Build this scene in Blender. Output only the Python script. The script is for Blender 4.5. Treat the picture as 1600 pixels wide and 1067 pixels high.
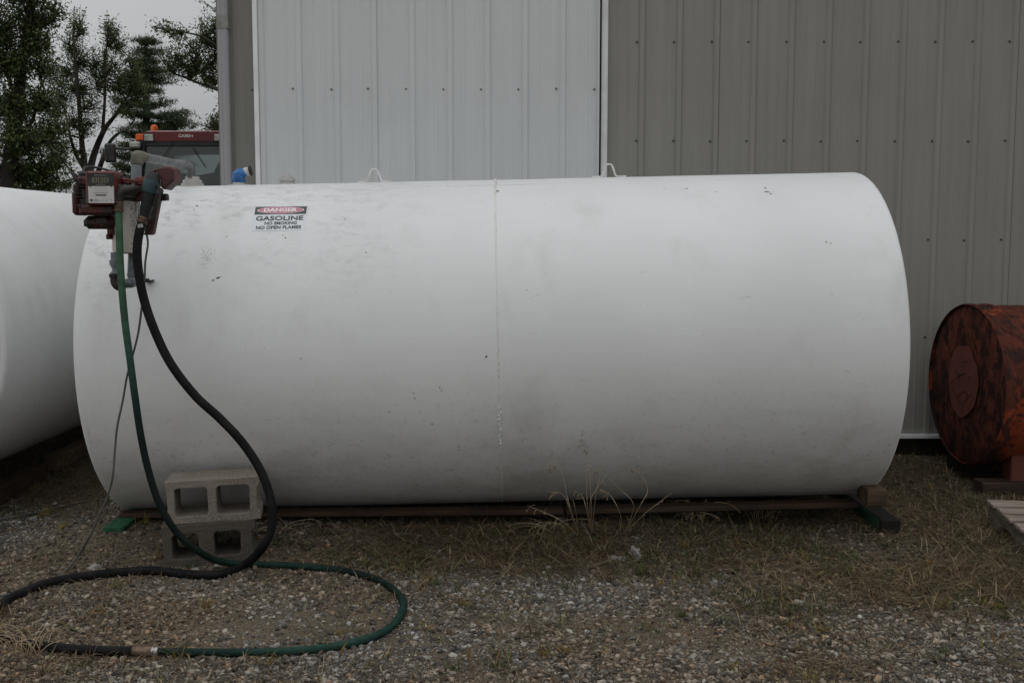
import bpy, math, random
import numpy as np
from mathutils import Vector, Matrix, noise as mn
random.seed(7); RNG = np.random.default_rng(7)
PI = math.pi
for o in list(bpy.data.objects): bpy.data.objects.remove(o)
S = bpy.context.scene
COL = S.collection

# ------------------------------------------------------------------ camera, sky, sun, exposure
F, PITCH, H = 1695.8, 0.0955, 1.41
cd = bpy.data.cameras.new('camera'); cam = bpy.data.objects.new('camera', cd); COL.objects.link(cam)
cam.location = (0, 0, H); cam.rotation_euler = (PI/2-PITCH, 0, 0)
cd.sensor_width = 36; cd.lens = 36*F/1600; cd.clip_start = .05; cd.clip_end = 3000
S.camera = cam
S.render.resolution_x = 1024; S.render.resolution_y = 682
W = bpy.data.worlds.new('World'); S.world = W; W.use_nodes = True
wn = W.node_tree.nodes; wl = W.node_tree.links; wn.clear()
SUN_EL, SUN_AZ = math.radians(55), math.radians(205)
out = wn.new('ShaderNodeOutputWorld'); bg = wn.new('ShaderNodeBackground'); bg2 = wn.new('ShaderNodeBackground'); add = wn.new('ShaderNodeAddShader')
sky = wn.new('ShaderNodeTexSky'); sky.sky_type = 'NISHITA'; sky.sun_disc = False
sky.sun_elevation = SUN_EL; sky.sun_rotation = SUN_AZ; sky.dust_density = 4; sky.air_density = 1
hs = wn.new('ShaderNodeHueSaturation'); hs.inputs['Saturation'].default_value = .25
bg2.inputs['Strength'].default_value = 0.008
# overcast cloud deck: luminance (1+2 sin e)/3 with slow cloud mottling
tc = wn.new('ShaderNodeTexCoord'); sx = wn.new('ShaderNodeSeparateXYZ')
mx = wn.new('ShaderNodeMath'); mx.operation = 'MAXIMUM'; mx.inputs[1].default_value = 0
ma = wn.new('ShaderNodeMath'); ma.operation = 'MULTIPLY_ADD'; ma.inputs[1].default_value = 2/3; ma.inputs[2].default_value = 1/3
nz = wn.new('ShaderNodeTexNoise'); nz.inputs['Scale'].default_value = 2.2; nz.inputs['Detail'].default_value = 5
mr = wn.new('ShaderNodeMapRange'); mr.inputs[1].default_value = .3; mr.inputs[2].default_value = .7; mr.inputs[3].default_value = .9; mr.inputs[4].default_value = 1.1
mm = wn.new('ShaderNodeMath'); mm.operation = 'MULTIPLY'
vm = wn.new('ShaderNodeVectorMath'); vm.operation = 'SCALE'; vm.inputs[0].default_value = (.975, .995, 1.015)
wl.new(tc.outputs['Generated'], sx.inputs[0]); wl.new(sx.outputs['Z'], mx.inputs[0]); wl.new(mx.outputs[0], ma.inputs[0])
wl.new(tc.outputs['Generated'], nz.inputs['Vector']); wl.new(nz.outputs['Fac'], mr.inputs[0])
wl.new(ma.outputs[0], mm.inputs[0]); wl.new(mr.outputs[0], mm.inputs[1]); wl.new(mm.outputs[0], vm.inputs['Scale'])
wl.new(vm.outputs[0], bg.inputs['Color']); bg.inputs['Strength'].default_value = 1.02
wl.new(sky.outputs[0], hs.inputs['Color']); wl.new(hs.outputs[0], bg2.inputs['Color'])
wl.new(bg.outputs[0], add.inputs[0]); wl.new(bg2.outputs[0], add.inputs[1]); wl.new(add.outputs[0], out.inputs['Surface'])
sd = bpy.data.lights.new('sun', 'SUN'); so = bpy.data.objects.new('sun', sd); COL.objects.link(so)
sd.energy = 0.65; sd.angle = math.radians(50); sd.color = (1, .97, .93)
so.rotation_euler = Vector((math.sin(SUN_AZ)*math.cos(SUN_EL)*-1, -math.cos(SUN_AZ)*math.cos(SUN_EL)*-1*-1, math.sin(SUN_EL))).to_track_quat('Z', 'Y').to_euler()
S.render.engine = 'CYCLES'
S.view_settings.view_transform = 'Standard'; S.view_settings.look = 'None'
S.view_settings.exposure = 0; S.view_settings.gamma = 1
S.cycles.max_bounces = 6

# ------------------------------------------------------------------ helpers
def ray(px, py):
    x = (px-800)/F; y = (533.5-py)/F
    return Vector((x, math.cos(PITCH)+y*math.sin(PITCH), -math.sin(PITCH)+y*math.cos(PITCH)))
def P(px, py, d):
    r = ray(px, py); return Vector((0, 0, H))+r*(d/r.y)
def gz(x, y):
    z = .012*math.sin(1.7*x+.8*y+1)+.010*math.sin(-1.1*x+2.3*y)+.006*math.sin(4.1*x+3.3*y+2)-.004
    z += .05*min(1, max(0, (y-5.6)/1.2))*(1 if x > 1 else .3)
    q = min(1, max(0, (y-4.62)/.42)); w = min(1, max(0, (1.3-x)/.5))*min(1, max(0, (x+2.3)/.4)); z += .052*q*q*(3-2*q)*w*w*(3-2*w)
    f = min(1, max(0, (14-abs(y))/6)); return z*f
def G(px, py, lift=0):
    r = ray(px, py); t = -H/r.z; p = Vector((0, 0, H))+r*t
    for _ in range(4):
        t = (gz(p.x, p.y)+lift-H)/r.z; p = Vector((0, 0, H))+r*t
    return p

def tag(o, label=None, cat=None, group=None, kind=None):
    if label: o['label'] = label
    if cat: o['category'] = cat
    if group: o['group'] = group
    if kind: o['kind'] = kind
    return o
def thing(name, loc, label, cat, group=None, mat4=None):
    o = bpy.data.objects.new(name, None); COL.objects.link(o); o.empty_display_size = .1
    o.matrix_world = mat4 if mat4 is not None else Matrix.Translation(Vector(loc))
    return tag(o, label, cat, group)
def world_of(o):
    m = o.matrix_basis.copy()
    while o.parent: o = o.parent; m = o.matrix_basis @ m
    return m
class MB:
    def __init__(s): s.v = []; s.f = []
    def add(s, vs, fs):
        n = len(s.v); s.v += [Vector(v) for v in vs]; s.f += [tuple(i+n for i in f) for f in fs]
    def hexa(s, c8):   # bottom 4, top 4
        s.add(c8, [(0, 3, 2, 1), (4, 5, 6, 7), (0, 1, 5, 4), (1, 2, 6, 5), (2, 3, 7, 6), (3, 0, 4, 7)]); return s
    def box(s, c, size, M=None, bev=0):
        c = Vector(c); x, y, z = [a/2 for a in size]
        if bev:
            b = min(bev, x*.9, y*.9, z*.9); pts = []
            for sz in (-1, 1):
                for sy in (-1, 1):
                    for sx_ in (-1, 1):
                        pts += [(sx_*(x-b), sy*(y-b), sz*z), (sx_*(x-b), sy*y, sz*(z-b)), (sx_*x, sy*(y-b), sz*(z-b))]
            import bmesh
            bm = bmesh.new()
            for p in pts: bm.verts.new(p)
            bmesh.ops.convex_hull(bm, input=bm.verts); bm.verts.ensure_lookup_table()
            vs = [v.co.copy() for v in bm.verts]; idx = {v: i for i, v in enumerate(bm.verts)}
            fs = [tuple(idx[v] for v in f.verts) for f in bm.faces]; bm.free()
        else:
            vs = [Vector(p) for p in [(-x, -y, -z), (x, -y, -z), (x, y, -z), (-x, y, -z), (-x, -y, z), (x, -y, z), (x, y, z), (-x, y, z)]]
            fs = [(0, 3, 2, 1), (4, 5, 6, 7), (0, 1, 5, 4), (1, 2, 6, 5), (2, 3, 7, 6), (3, 0, 4, 7)]
        if M is not None: vs = [M @ v for v in vs]
        s.add([v+c for v in vs], fs); return s
    def tube(s, pts, r, n=12, cap=True):
        pts = [Vector(p) for p in pts]; rs = r if hasattr(r, '__len__') else [r]*len(pts)
        T = []
        for i in range(len(pts)):
            a = pts[max(i-1, 0)]; b = pts[min(i+1, len(pts)-1)]; T.append((b-a).normalized() if (b-a).length > 1e-9 else Vector((0, 0, 1)))
        u = T[0].orthogonal().normalized(); vs = []
        for i, p in enumerate(pts):
            u = (u-T[i]*u.dot(T[i])).normalized(); w = T[i].cross(u)
            vs += [p+(u*math.cos(2*PI*k/n)+w*math.sin(2*PI*k/n))*rs[i] for k in range(n)]
        fs = [(i*n+k, i*n+(k+1) % n, (i+1)*n+(k+1) % n, (i+1)*n+k) for i in range(len(pts)-1) for k in range(n)]
        if cap: fs += [tuple(range(n))[::-1], tuple(range((len(pts)-1)*n, len(pts)*n))]
        s.add(vs, fs); return s
    def cyl(s, a, b, r, n=20): return s.tube([a, b], r, n)
    def lathe(s, base, axis, prof, n=24):   # prof: list (r, h)
        base = Vector(base); axis = Vector(axis).normalized()
        return s.tube_l([base+axis*h for _, h in prof], [r for r, _ in prof], axis, n)
    def tube_l(s, pts, rs, ax, n):
        u = ax.orthogonal().normalized(); w = ax.cross(u); vs = []
        for p, r in zip(pts, rs): vs += [p+(u*math.cos(2*PI*k/n)+w*math.sin(2*PI*k/n))*max(r, 1e-4) for k in range(n)]
        fs = [(i*n+k, i*n+(k+1) % n, (i+1)*n+(k+1) % n, (i+1)*n+k) for i in range(len(pts)-1) for k in range(n)]
        fs += [tuple(range(n))[::-1], tuple(range((len(pts)-1)*n, len(pts)*n))]
        s.add(vs, fs); return s
    def build(s, name, mat, parent=None, local=False, smooth=None, bevel=0):
        vs = s.v
        if parent is not None and not local:
            Mi = world_of(parent).inverted(); vs = [Mi @ v for v in vs]
        off = Vector((0, 0, 0))
        if parent is None and not local and vs:   # origin at base
            xs = [v.x for v in vs]; ys = [v.y for v in vs]; zs = [v.z for v in vs]
            off = Vector(((min(xs)+max(xs))/2, (min(ys)+max(ys))/2, min(zs))); vs = [v-off for v in vs]
        me = bpy.data.meshes.new(name); me.from_pydata([tuple(v) for v in vs], [], s.f); me.update()
        if mat: me.materials.append(mat)
        if smooth:
            me.polygons.foreach_set('use_smooth', [True]*len(me.polygons))
            try: me.set_sharp_from_angle(angle=math.radians(smooth))
            except Exception: pass
        o = bpy.data.objects.new(name, me); COL.objects.link(o); o.location = off
        if parent is not None: o.parent = parent
        if bevel:
            m = o.modifiers.new('bevel', 'BEVEL'); m.width = bevel; m.segments = 2; m.limit_method = 'ANGLE'; m.angle_limit = math.radians(40)
        return o
def spline(pts, n=10):
    pts = [Vector(p) for p in pts]; q = [pts[0]*2-pts[1]]+pts+[pts[-1]*2-pts[-2]]; o = []
    for i in range(1, len(q)-2):
        a, b, c, d = q[i-1:i+3]
        for k in range(n):
            t = k/n; o.append(.5*((2*b)+(c-a)*t+(2*a-5*b+4*c-d)*t*t+(3*b-a-3*c+d)*t**3))
    o.append(pts[-1]); return o
def text2d(s, size, offset=0.0, sx=1.0):
    cu = bpy.data.curves.new('t', 'FONT'); cu.body = s; cu.size = size; cu.align_x = 'CENTER'; cu.align_y = 'CENTER'; cu.offset = offset; cu.resolution_u = 3
    ob = bpy.data.objects.new('t', cu); COL.objects.link(ob)
    bpy.context.view_layer.update()
    me = ob.evaluated_get(bpy.context.evaluated_depsgraph_get()).to_mesh()
    v = [(p.co.x*sx, p.co.y) for p in me.vertices]; f = [tuple(p.vertices) for p in me.polygons]
    ob.evaluated_get(bpy.context.evaluated_depsgraph_get()).to_mesh_clear()
    bpy.data.objects.remove(ob); bpy.data.curves.remove(cu); return v, f
def np_mesh(name, verts, faces, mat, col=None, smooth=False, parent=None):
    """verts (N,3), faces (M,k) equal k; col: (M,3) per face colours"""
    me = bpy.data.meshes.new(name); k = faces.shape[1]; M = len(faces)
    me.vertices.add(len(verts)); me.vertices.foreach_set('co', verts.astype(np.float32).ravel())
    me.loops.add(M*k); me.loops.foreach_set('vertex_index', faces.astype(np.int32).ravel())
    me.polygons.add(M); me.polygons.foreach_set('loop_start', np.arange(0, M*k, k, dtype=np.int32))
    try: me.polygons.foreach_set('loop_total', np.full(M, k, dtype=np.int32))
    except Exception: pass
    me.update(calc_edges=True)
    if col is not None:
        a = me.attributes.new('tint', 'FLOAT_COLOR', 'FACE')
        c = np.ones((M, 4), np.float32); c[:, :3] = col; a.data.foreach_set('color', c.ravel())
    me.polygons.foreach_set('use_smooth', np.full(M, smooth))
    me.materials.append(mat)
    o = bpy.data.objects.new(name, me); COL.objects.link(o)
    if parent: o.parent = parent
    return o

# ------------------------------------------------------------------ materials
class NT:
    def __init__(s, name):
        s.m = bpy.data.materials.new(name); s.m.use_nodes = True; s.t = s.m.node_tree; s.n = s.t.nodes; s.b = s.n['Principled BSDF']
        s.tc = s.n.new('ShaderNodeTexCoord')
    def link(s, a, b): s.t.links.new(a, b)
    def vec(s, scale=(1, 1, 1), coord='Object', loc=(0, 0, 0)):
        m = s.n.new('ShaderNodeMapping'); m.inputs['Scale'].default_value = scale; m.inputs['Location'].default_value = loc
        s.link(s.tc.outputs[coord], m.inputs['Vector']); return m.outputs[0]
    def noise(s, scale, detail=4, rough=.55, vec=None, dist=0):
        n = s.n.new('ShaderNodeTexNoise'); n.inputs['Scale'].default_value = scale; n.inputs['Detail'].default_value = detail
        n.inputs['Roughness'].default_value = rough; n.inputs['Distortion'].default_value = dist
        s.link(vec if vec is not None else s.tc.outputs['Object'], n.inputs['Vector']); return n.outputs['Fac']
    def ramp(s, fac, a, b, lo=0., hi=1.):
        n = s.n.new('ShaderNodeMapRange'); n.inputs[1].default_value = a; n.inputs[2].default_value = b
        n.inputs[3].default_value = lo; n.inputs[4].default_value = hi; n.interpolation_type = 'SMOOTHSTEP' if (lo, hi) == (0., 1.) else 'LINEAR'; s.link(fac, n.inputs[0]); return n.outputs[0]
    def mix(s, fac, a, b, mode='MIX'):
        n = s.n.new('ShaderNodeMix'); n.data_type = 'RGBA'; n.blend_type = mode
        for v, i in ((fac, 0), (a, 6), (b, 7)):
            if isinstance(v, (int, float)): n.inputs[i].default_value = v
            elif isinstance(v, tuple): n.inputs[i].default_value = (*v, 1)
            else: s.link(v, n.inputs[i])
        return n.outputs[2]
    def math(s, op, a, b=0.):
        n = s.n.new('ShaderNodeMath'); n.operation = op
        for v, i in ((a, 0), (b, 1)):
            if isinstance(v, (int, float)): n.inputs[i].default_value = v
            else: s.link(v, n.inputs[i])
        return n.outputs[0]
    def bump(s, h, strength=.3, dist=.01, prev=None):
        n = s.n.new('ShaderNodeBump'); n.inputs['Strength'].default_value = strength; n.inputs['Distance'].default_value = dist
        s.link(h, n.inputs['Height'])
        if prev is not None: s.link(prev, n.inputs['Normal'])
        return n.outputs[0]
    def fin(s, col=None, rough=.6, metal=0., normal=None, spec=None):
        if col is not None:
            if isinstance(col, tuple): s.b.inputs['Base Color'].default_value = (*col, 1)
            else: s.link(col, s.b.inputs['Base Color'])
        if isinstance(rough, (int, float)): s.b.inputs['Roughness'].default_value = rough
        else: s.link(rough, s.b.inputs['Roughness'])
        s.b.inputs['Metallic'].default_value = metal
        if normal is not None: s.link(normal, s.b.inputs['Normal'])
        if spec is not None: s.b.inputs['Specular IOR Level'].default_value = spec
        return s.m
def simple(name, c, rough=.6, metal=0., c2=None, sc=8, lo=.4, hi=.65, bs=40, bstr=.15, bd=.003, spec=None, stretch=(1, 1, 1), coord='Object'):
    t = NT(name); c2 = c2 or tuple(a*.6 for a in c); v = t.vec(stretch, coord)
    n1 = t.noise(sc, 6, .6, v); col = t.mix(t.ramp(n1, lo, hi), c, c2)
    return t.fin(col, rough, metal, t.bump(t.noise(bs, 4, .6, v), bstr, bd), spec)

def tank_paint(name, grime=True):
    t = NT(name)
    base = t.mix(t.ramp(t.noise(1.3, 4, .5), .3, .7), (.765, .772, .772), (.715, .723, .722))
    st = t.noise(3, 5, .6, t.vec((1.2, 1.2, .5))); base = t.mix(t.math('MULTIPLY', t.ramp(st, .52, .78), .35), base, (.50, .49, .47))
    if grime:
        # sooty smudges where hands and spills reach: round the filler end of the top
        sep = t.n.new('ShaderNodeSeparateXYZ'); t.link(t.tc.outputs['Object'], sep.inputs[0])
        gx = t.math('SUBTRACT', 1., t.ramp(sep.outputs['X'], -1.5, .2)); gzz = t.ramp(sep.outputs['Z'], .95, 1.40)
        patch = t.math('MULTIPLY', t.ramp(t.noise(2.2, 4, .6), .34, .58), t.ramp(t.noise(24, 9, .84, t.vec((.6, 1, 1.1)), dist=.3), .45, .68))
        g = t.math('MULTIPLY', t.math('MULTIPLY', gx, gzz), patch); base = t.mix(t.math('MULTIPLY', g, .72), base, (.21, .205, .20))
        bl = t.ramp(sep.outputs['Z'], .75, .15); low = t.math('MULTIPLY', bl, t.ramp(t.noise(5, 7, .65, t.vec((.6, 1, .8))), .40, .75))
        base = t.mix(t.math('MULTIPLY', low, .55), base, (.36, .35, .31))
    sq = t.n.new('ShaderNodeSeparateXYZ'); t.link(t.tc.outputs['Object'], sq.inputs[0])
    spl = t.math('MULTIPLY', t.ramp(sq.outputs['Z'], .95, .2), t.ramp(t.noise(48, 5, .75, t.vec((.8, 1, .9))), .57, .66)); base = t.mix(t.math('MULTIPLY', spl, .42), base, (.22, .205, .17))
    sp = t.ramp(t.noise(70, 3, .6), .70, .76); spm = t.ramp(t.noise(2.1, 3), .47, .62)
    base = t.mix(t.math('MULTIPLY', t.math('MULTIPLY', sp, spm), .75), base, (.16, .14, .12))
    sc = t.ramp(t.noise(28, 5, .75, t.vec((.25, 1, 1))), .66, .70); scm = t.ramp(t.noise(3.3, 2, vec=t.vec(loc=(5, 2, 1))), .52, .6)
    base = t.mix(t.math('MULTIPLY', t.math('MULTIPLY', sc, scm), .4), base, (.3, .3, .31))
    nb = t.bump(t.noise(130, 3, .6), .22, .003); nb = t.bump(t.noise(9, 3), .12, .01, nb)
    return t.fin(base, .52, 0, nb, .35)
M_TANK = tank_paint('white tank paint'); M_TANK2 = tank_paint('white tank paint duller', False)
M_WELD = simple('painted weld bead', (.70, .70, .68), .6, c2=(.46, .41, .35), sc=60, lo=.54, hi=.72, bs=150, bstr=.5)
M_RUSTSPOT = simple('rust chip', (.10, .035, .015), .9, c2=(.03, .02, .015), sc=60)
def rusty_paint():
    t = NT('flaking orange red paint over dark rust')
    a = t.mix(t.ramp(t.noise(9, 6, .65), .35, .65), (.12, .032, .02), (.075, .024, .016))
    f = t.ramp(t.noise(3.4, 9, .62, t.vec((1, 1, .7)), dist=.5), .49, .55)
    rust = t.mix(t.ramp(t.noise(22, 6, .7), .35, .65), (.045, .017, .013), (.022, .014, .012))
    c = t.mix(f, a, rust)
    o = t.ramp(t.noise(2.3, 9, .65, t.vec((1, 1, .6), loc=(3, 1, 2)), dist=.4), .51, .56)
    c = t.mix(o, c, t.mix(t.ramp(t.noise(30, 4), .4, .7), (.25, .050, .020), (.15, .036, .018)))
    f4 = t.ramp(t.noise(13, 9, .72, t.vec(loc=(7, 7, 1))), .50, .55); c = t.mix(t.math('MULTIPLY', f4, .85), c, (.028, .016, .014))
    return t.fin(c, .85, 0, t.bump(t.math('ADD', t.noise(40, 6, .7), f), .5, .004), .15)
M_RUSTY = rusty_paint()
def rusty_end():
    t = NT('faded red end paint with black rust streaks')
    a = t.mix(t.ramp(t.noise(6, 6, .65), .35, .65), (.15, .040, .024), (.09, .028, .019))
    f = t.ramp(t.noise(7, 9, .68, t.vec((1, 1.3, .55)), dist=.3), .42, .66)
    c = t.mix(f, a, (.022, .014, .012)); f2 = t.ramp(t.noise(16, 8, .7, t.vec((1, 1, .7), loc=(4, 4, 4))), .50, .56); c = t.mix(t.math('MULTIPLY', f2, .8), c, (.012, .009, .008))
    f3 = t.ramp(t.noise(11, 8, .7, t.vec((1, 1, .8), loc=(9, 1, 4))), .60, .64); c = t.mix(t.math('MULTIPLY', f3, .8), c, (.21, .048, .024)); return t.fin(c, .85, 0, t.bump(t.noise(50, 6, .7), .4, .003), .2)
M_RUSTEND = rusty_end()
M_PATCH = simple('flat dull red paint patch', (.155, .042, .030), .8, c2=(.115, .034, .026), sc=12)
M_CRACK = simple('black crack', (.01, .008, .007), .9)
def metal_sheet(name, c, c2):
    t = NT(name); v = t.vec((1, 1, .06))
    col = t.mix(t.ramp(t.noise(14, 4, .6, v), .3, .7), c, c2)
    col = t.mix(t.math('MULTIPLY', t.ramp(t.noise(1.2, 5, .6), .45, .75), .35), col, tuple(a*.84 for a in c2))
    col = t.mix(t.math('MULTIPLY', t.ramp(t.noise(90, 2), .74, .78), .5), col, (.12, .11, .10))
    return t.fin(col, .5, 0, t.bump(t.noise(3, 3, .5, t.vec((1, 1, .4))), .15, .02), .4)
M_DOOR = metal_sheet('pale grey painted sheet', (.60, .62, .615), (.565, .585, .58))
M_WALL = metal_sheet('taupe painted sheet', (.265, .258, .232), (.238, .232, .21))
M_TRIM = simple('white trim', (.78, .79, .79), .5, c2=(.70, .70, .70)); M_SPOUT = simple('grey downspout', (.34, .335, .345), .45, c2=(.31, .305, .31), sc=3)
M_STRAP = simple('weathered strap', (.27, .265, .235), .6); M_SCREW = simple('grey screw head', (.24, .24, .235), .45, .3)
M_SCREWD = simple('taupe screw head', (.10, .097, .09), .45, .3)
M_DARK = simple('dark void', (.02, .02, .02), .9)
def block_mat(nm, k):
    t = NT(nm); n = t.noise(4, 5, .6)
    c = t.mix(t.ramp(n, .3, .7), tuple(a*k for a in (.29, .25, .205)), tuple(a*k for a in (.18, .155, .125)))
    c = t.mix(t.ramp(t.noise(160, 2, .5), .42, .62), c, tuple(a*k for a in (.34, .30, .255))); c = t.mix(t.ramp(t.noise(110, 3, .6, t.vec(loc=(3, 3, 3))), .62, .70), c, (.06, .055, .05))
    g = t.n.new('ShaderNodeNewGeometry')
    return t.fin(c, .95, 0, t.bump(t.noise(140, 4, .7), .9, .006), .15)
M_BLOCK = block_mat('concrete block', .84); M_BLOCKD = block_mat('dirty concrete block with painted shade', .34)  # lower block: dirt plus the shadow it lies in, darkened into its colour
def rubber(name, c, c2):
    t = NT(name); c_ = t.mix(t.ramp(t.noise(9, 6, .6), .42, .7), c, c2)
    c_ = t.mix(t.math('MULTIPLY', t.ramp(t.noise(45, 4, .6), .60, .75), .5), c_, (.05, .045, .038))
    return t.fin(c_, .7, 0, t.bump(t.noise(160, 3), .2, .002), .12)
M_BLACKH = rubber('black rubber hose', (.008, .008, .009), (.016, .015, .014))
M_GREENH = rubber('green rubber hose', (.025, .085, .058), (.014, .045, .032)); M_GREENL = rubber('faded green hose', (.10, .19, .12), (.06, .135, .09)); M_GREEND = rubber('dark dirty green hose', (.007, .017, .014), (.012, .024, .019))
M_CORD = simple('dusty grey cord', (.10, .10, .095), .7, c2=(.06, .06, .055))
def wood(name, c, c2, ax=0):
    t = NT(name); sc = [9, 9, 9]; sc[ax] = .7; v = t.vec(tuple(sc))
    n = t.noise(3.5, 7, .65, v, .3); col = t.mix(t.ramp(n, .33, .66), c, c2)
    col = t.mix(t.math('MULTIPLY', t.ramp(t.noise(2.2, 4), .45, .7), .5), col, tuple(a*.45 for a in c2))
    return t.fin(col, .85, 0, t.bump(n, .5, .004), .2)
M_WOODX = wood('damp brown timber', (.07, .042, .027), (.032, .022, .016), 0)
M_WOODP = wood('weathered pallet board', (.34, .29, .25), (.20, .155, .12), 0); M_WOODPS = wood('grey pallet stringer', (.20, .17, .135), (.10, .082, .062), 1)
M_WOODY = wood('old block timber', (.13, .088, .056), (.05, .035, .024), 0)
M_GREENW = wood('green painted timber', (.03, .14, .065), (.022, .055, .03), 1); M_BLACKW = wood('black oily timber', (.022, .018, .014), (.012, .011, .009), 1)
M_RED = simple('worn dark red enamel', (.12, .017, .012), .45, c2=(.035, .014, .012), sc=18, lo=.45, hi=.68, bs=60)
M_REDD = simple('greasy red casting', (.07, .013, .010), .65, c2=(.010, .007, .007), sc=14, lo=.40, hi=.62, bs=60, bstr=.4)
M_MAROON = simple('dull maroon cover', (.10, .026, .022), .6, c2=(.05, .017, .015), sc=10)
M_BLACK = simple('greasy black plastic', (.012, .012, .013), .6, c2=(.04, .038, .035), sc=20)
M_NOZ = simple('black green nozzle', (.008, .013, .013), .6, c2=(.018, .022, .02), sc=14)
M_TEAL = simple('teal nozzle guard', (.012, .06, .075), .5, c2=(.01, .03, .035), sc=15)
M_CAN = NT('white canister with oil spatter'); _t = M_CAN
_c = _t.mix(_t.ramp(_t.noise(5, 4), .3, .7), (.66, .64, .59), (.56, .53, .48)); _s = _t.n.new('ShaderNodeSeparateXYZ'); _t.link(_t.tc.outputs['Object'], _s.inputs[0])
_w = _t.ramp(_s.outputs['X'], .0, .05); _k = _t.ramp(_t.math('ADD', _t.noise(130, 6, .75), _t.math('MULTIPLY', _w, .17)), .66, .72)
M_CAN = _t.fin(_t.mix(_k, _c, (.05, .05, .048)), .45, 0, None, .4)
M_GALV = simple('dull galvanised pipe', (.21, .235, .25), .5, .25, c2=(.14, .155, .165), sc=14); M_PIPE = simple('pale frosted pipe', (.20, .205, .21), .5, 0, c2=(.10, .10, .105), sc=22)
M_OLIVE = simple('olive taped elbow', (.17, .16, .11), .7, c2=(.10, .10, .08), sc=20); M_IRON = simple('dark iron fitting', (.035, .029, .025), .6, .2, c2=(.018, .015, .013), sc=25)
M_STEEL = simple('clamp steel', (.45, .45, .44), .35, .8, c2=(.25, .22, .19), sc=30); M_RCLAMP = simple('rusty brass clamp', (.18, .12, .08), .5, .5, c2=(.08, .05, .035), sc=30)
M_LUG = simple('white painted lug', (.78, .78, .76), .5, c2=(.62, .60, .56), sc=30); M_WHITEF = simple('white painted fitting', (.50, .49, .47), .55, c2=(.42, .39, .36), sc=20); M_BLUE = simple('crinkled blue tape', (.03, .16, .42), .5, c2=(.02, .09, .28), sc=25, bs=45, bstr=.9, bd=.01)
M_SIGNW = simple('faded white sign vinyl', (.68, .71, .74), .4, c2=(.64, .67, .70), sc=5); M_SIGNK = simple('faded black print', (.055, .058, .06), .5, c2=(.08, .08, .082)); M_SIGNR = simple('faded pink red print', (.56, .24, .31), .5, c2=(.52, .22, .29), sc=5); M_SIGNL = simple('faded white print', (.86, .80, .81), .5, c2=(.80, .73, .75))
M_PLATE = simple('meter plate white', (.58, .57, .57), .4, c2=(.5, .48, .47), sc=14); M_DIGIT = simple('ivory digit wheel', (.20, .20, .13), .6, c2=(.12, .12, .08)); M_TINY = simple('small grey print', (.35, .35, .34), .6)
M_CABRED = simple('tractor red paint', (.14, .012, .013), .35, c2=(.10, .010, .011), sc=3); M_AMBER = simple('amber lens', (.75, .13, .01), .3, c2=(.6, .09, .01)); M_LAMP = simple('clear lamp glass', (.45, .45, .42), .2, c2=(.3, .3, .28)); M_WHITEL = simple('white lettering', (.75, .72, .70), .5)
M_CABK = simple('black cab frame', (.014, .014, .016), .45); M_TYRE = simple('tractor tyre', (.02, .02, .02), .85)
_g = NT('tinted cab glass'); _g.b.inputs['Roughness'].default_value = .03; _g.b.inputs['Base Color'].default_value = (.50, .56, .55, 1); _g.b.inputs['Transmission Weight'].default_value = .9; _g.b.inputs['IOR'].default_value = 1.45; M_GLASS = _g.m
def ground_mat():
    t = NT('stony dirt'); n = t.noise(1.1, 6, .6)
    c = t.mix(t.ramp(n, .35, .65), (.135, .104, .070), (.068, .052, .031)); c = t.mix(t.ramp(t.noise(95, 6, .75), .46, .62), c, (.17, .145, .11))
    c = t.mix(t.ramp(t.noise(90, 3, .6, t.vec(loc=(2, 2, 0))), .58, .66), c, (.022, .018, .013))
    sep = t.n.new('ShaderNodeSeparateXYZ'); t.link(t.tc.outputs['Object'], sep.inputs[0])
    far = t.ramp(sep.outputs['Y'], 11, 16); gr = t.mix(t.ramp(t.noise(.4, 6), .35, .65), (.05, .065, .025), (.075, .075, .035)); c = t.mix(far, c, gr)
    return t.fin(c, .95, 0, t.bump(t.noise(70, 6, .75), .8, .012), .15)
M_GROUND = ground_mat()
def tinted(name, rough=.85, trans=0., bump=None, spec=.25):
    t = NT(name); a = t.n.new('ShaderNodeAttribute'); a.attribute_name = 'tint'
    c = a.outputs['Color']
    if bump: c = t.mix(t.ramp(t.noise(bump, 3, .6), .35, .65), c, t.mix(1., c, (.72, .70, .68), 'MULTIPLY'))
    t.fin(c, rough, 0, None, spec)
    if trans:
        tr = t.n.new('ShaderNodeBsdfTranslucent'); mxs = t.n.new('ShaderNodeMixShader'); mxs.inputs[0].default_value = trans
        t.link(a.outputs['Color'], tr.inputs['Color']); t.link(t.b.outputs[0], mxs.inputs[1]); t.link(tr.outputs[0], mxs.inputs[2]); t.link(mxs.outputs[0], t.n['Material Output'].inputs['Surface'])
    return t.m
M_HOSET = tinted('weathered green hose', .68, 0, 26, .14); M_STONES = tinted('crushed stone', .85, 0, 60); M_BLADES = tinted('grass blades', .7, .25); M_LEAVES = tinted('tree leaves', .55, .3)
M_BARK = simple('dark bark', (.045, .038, .032), .95, c2=(.025, .02, .017), sc=6, bs=20, bstr=.6, bd=.03, stretch=(1, 1, .2))
M_STONE = simple('pale limestone lump', (.27, .25, .22), .9, c2=(.17, .155, .135), sc=12, bs=50, bstr=.5)
M_SCRAP = simple('pale crumpled scrap', (.24, .215, .195), .7, c2=(.14, .122, .11), sc=14, bs=60, bstr=.5)
M_BRICKR = simple('orange red steel stand', (.12, .028, .016), .75, c2=(.10, .03, .02), sc=9)

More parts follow.
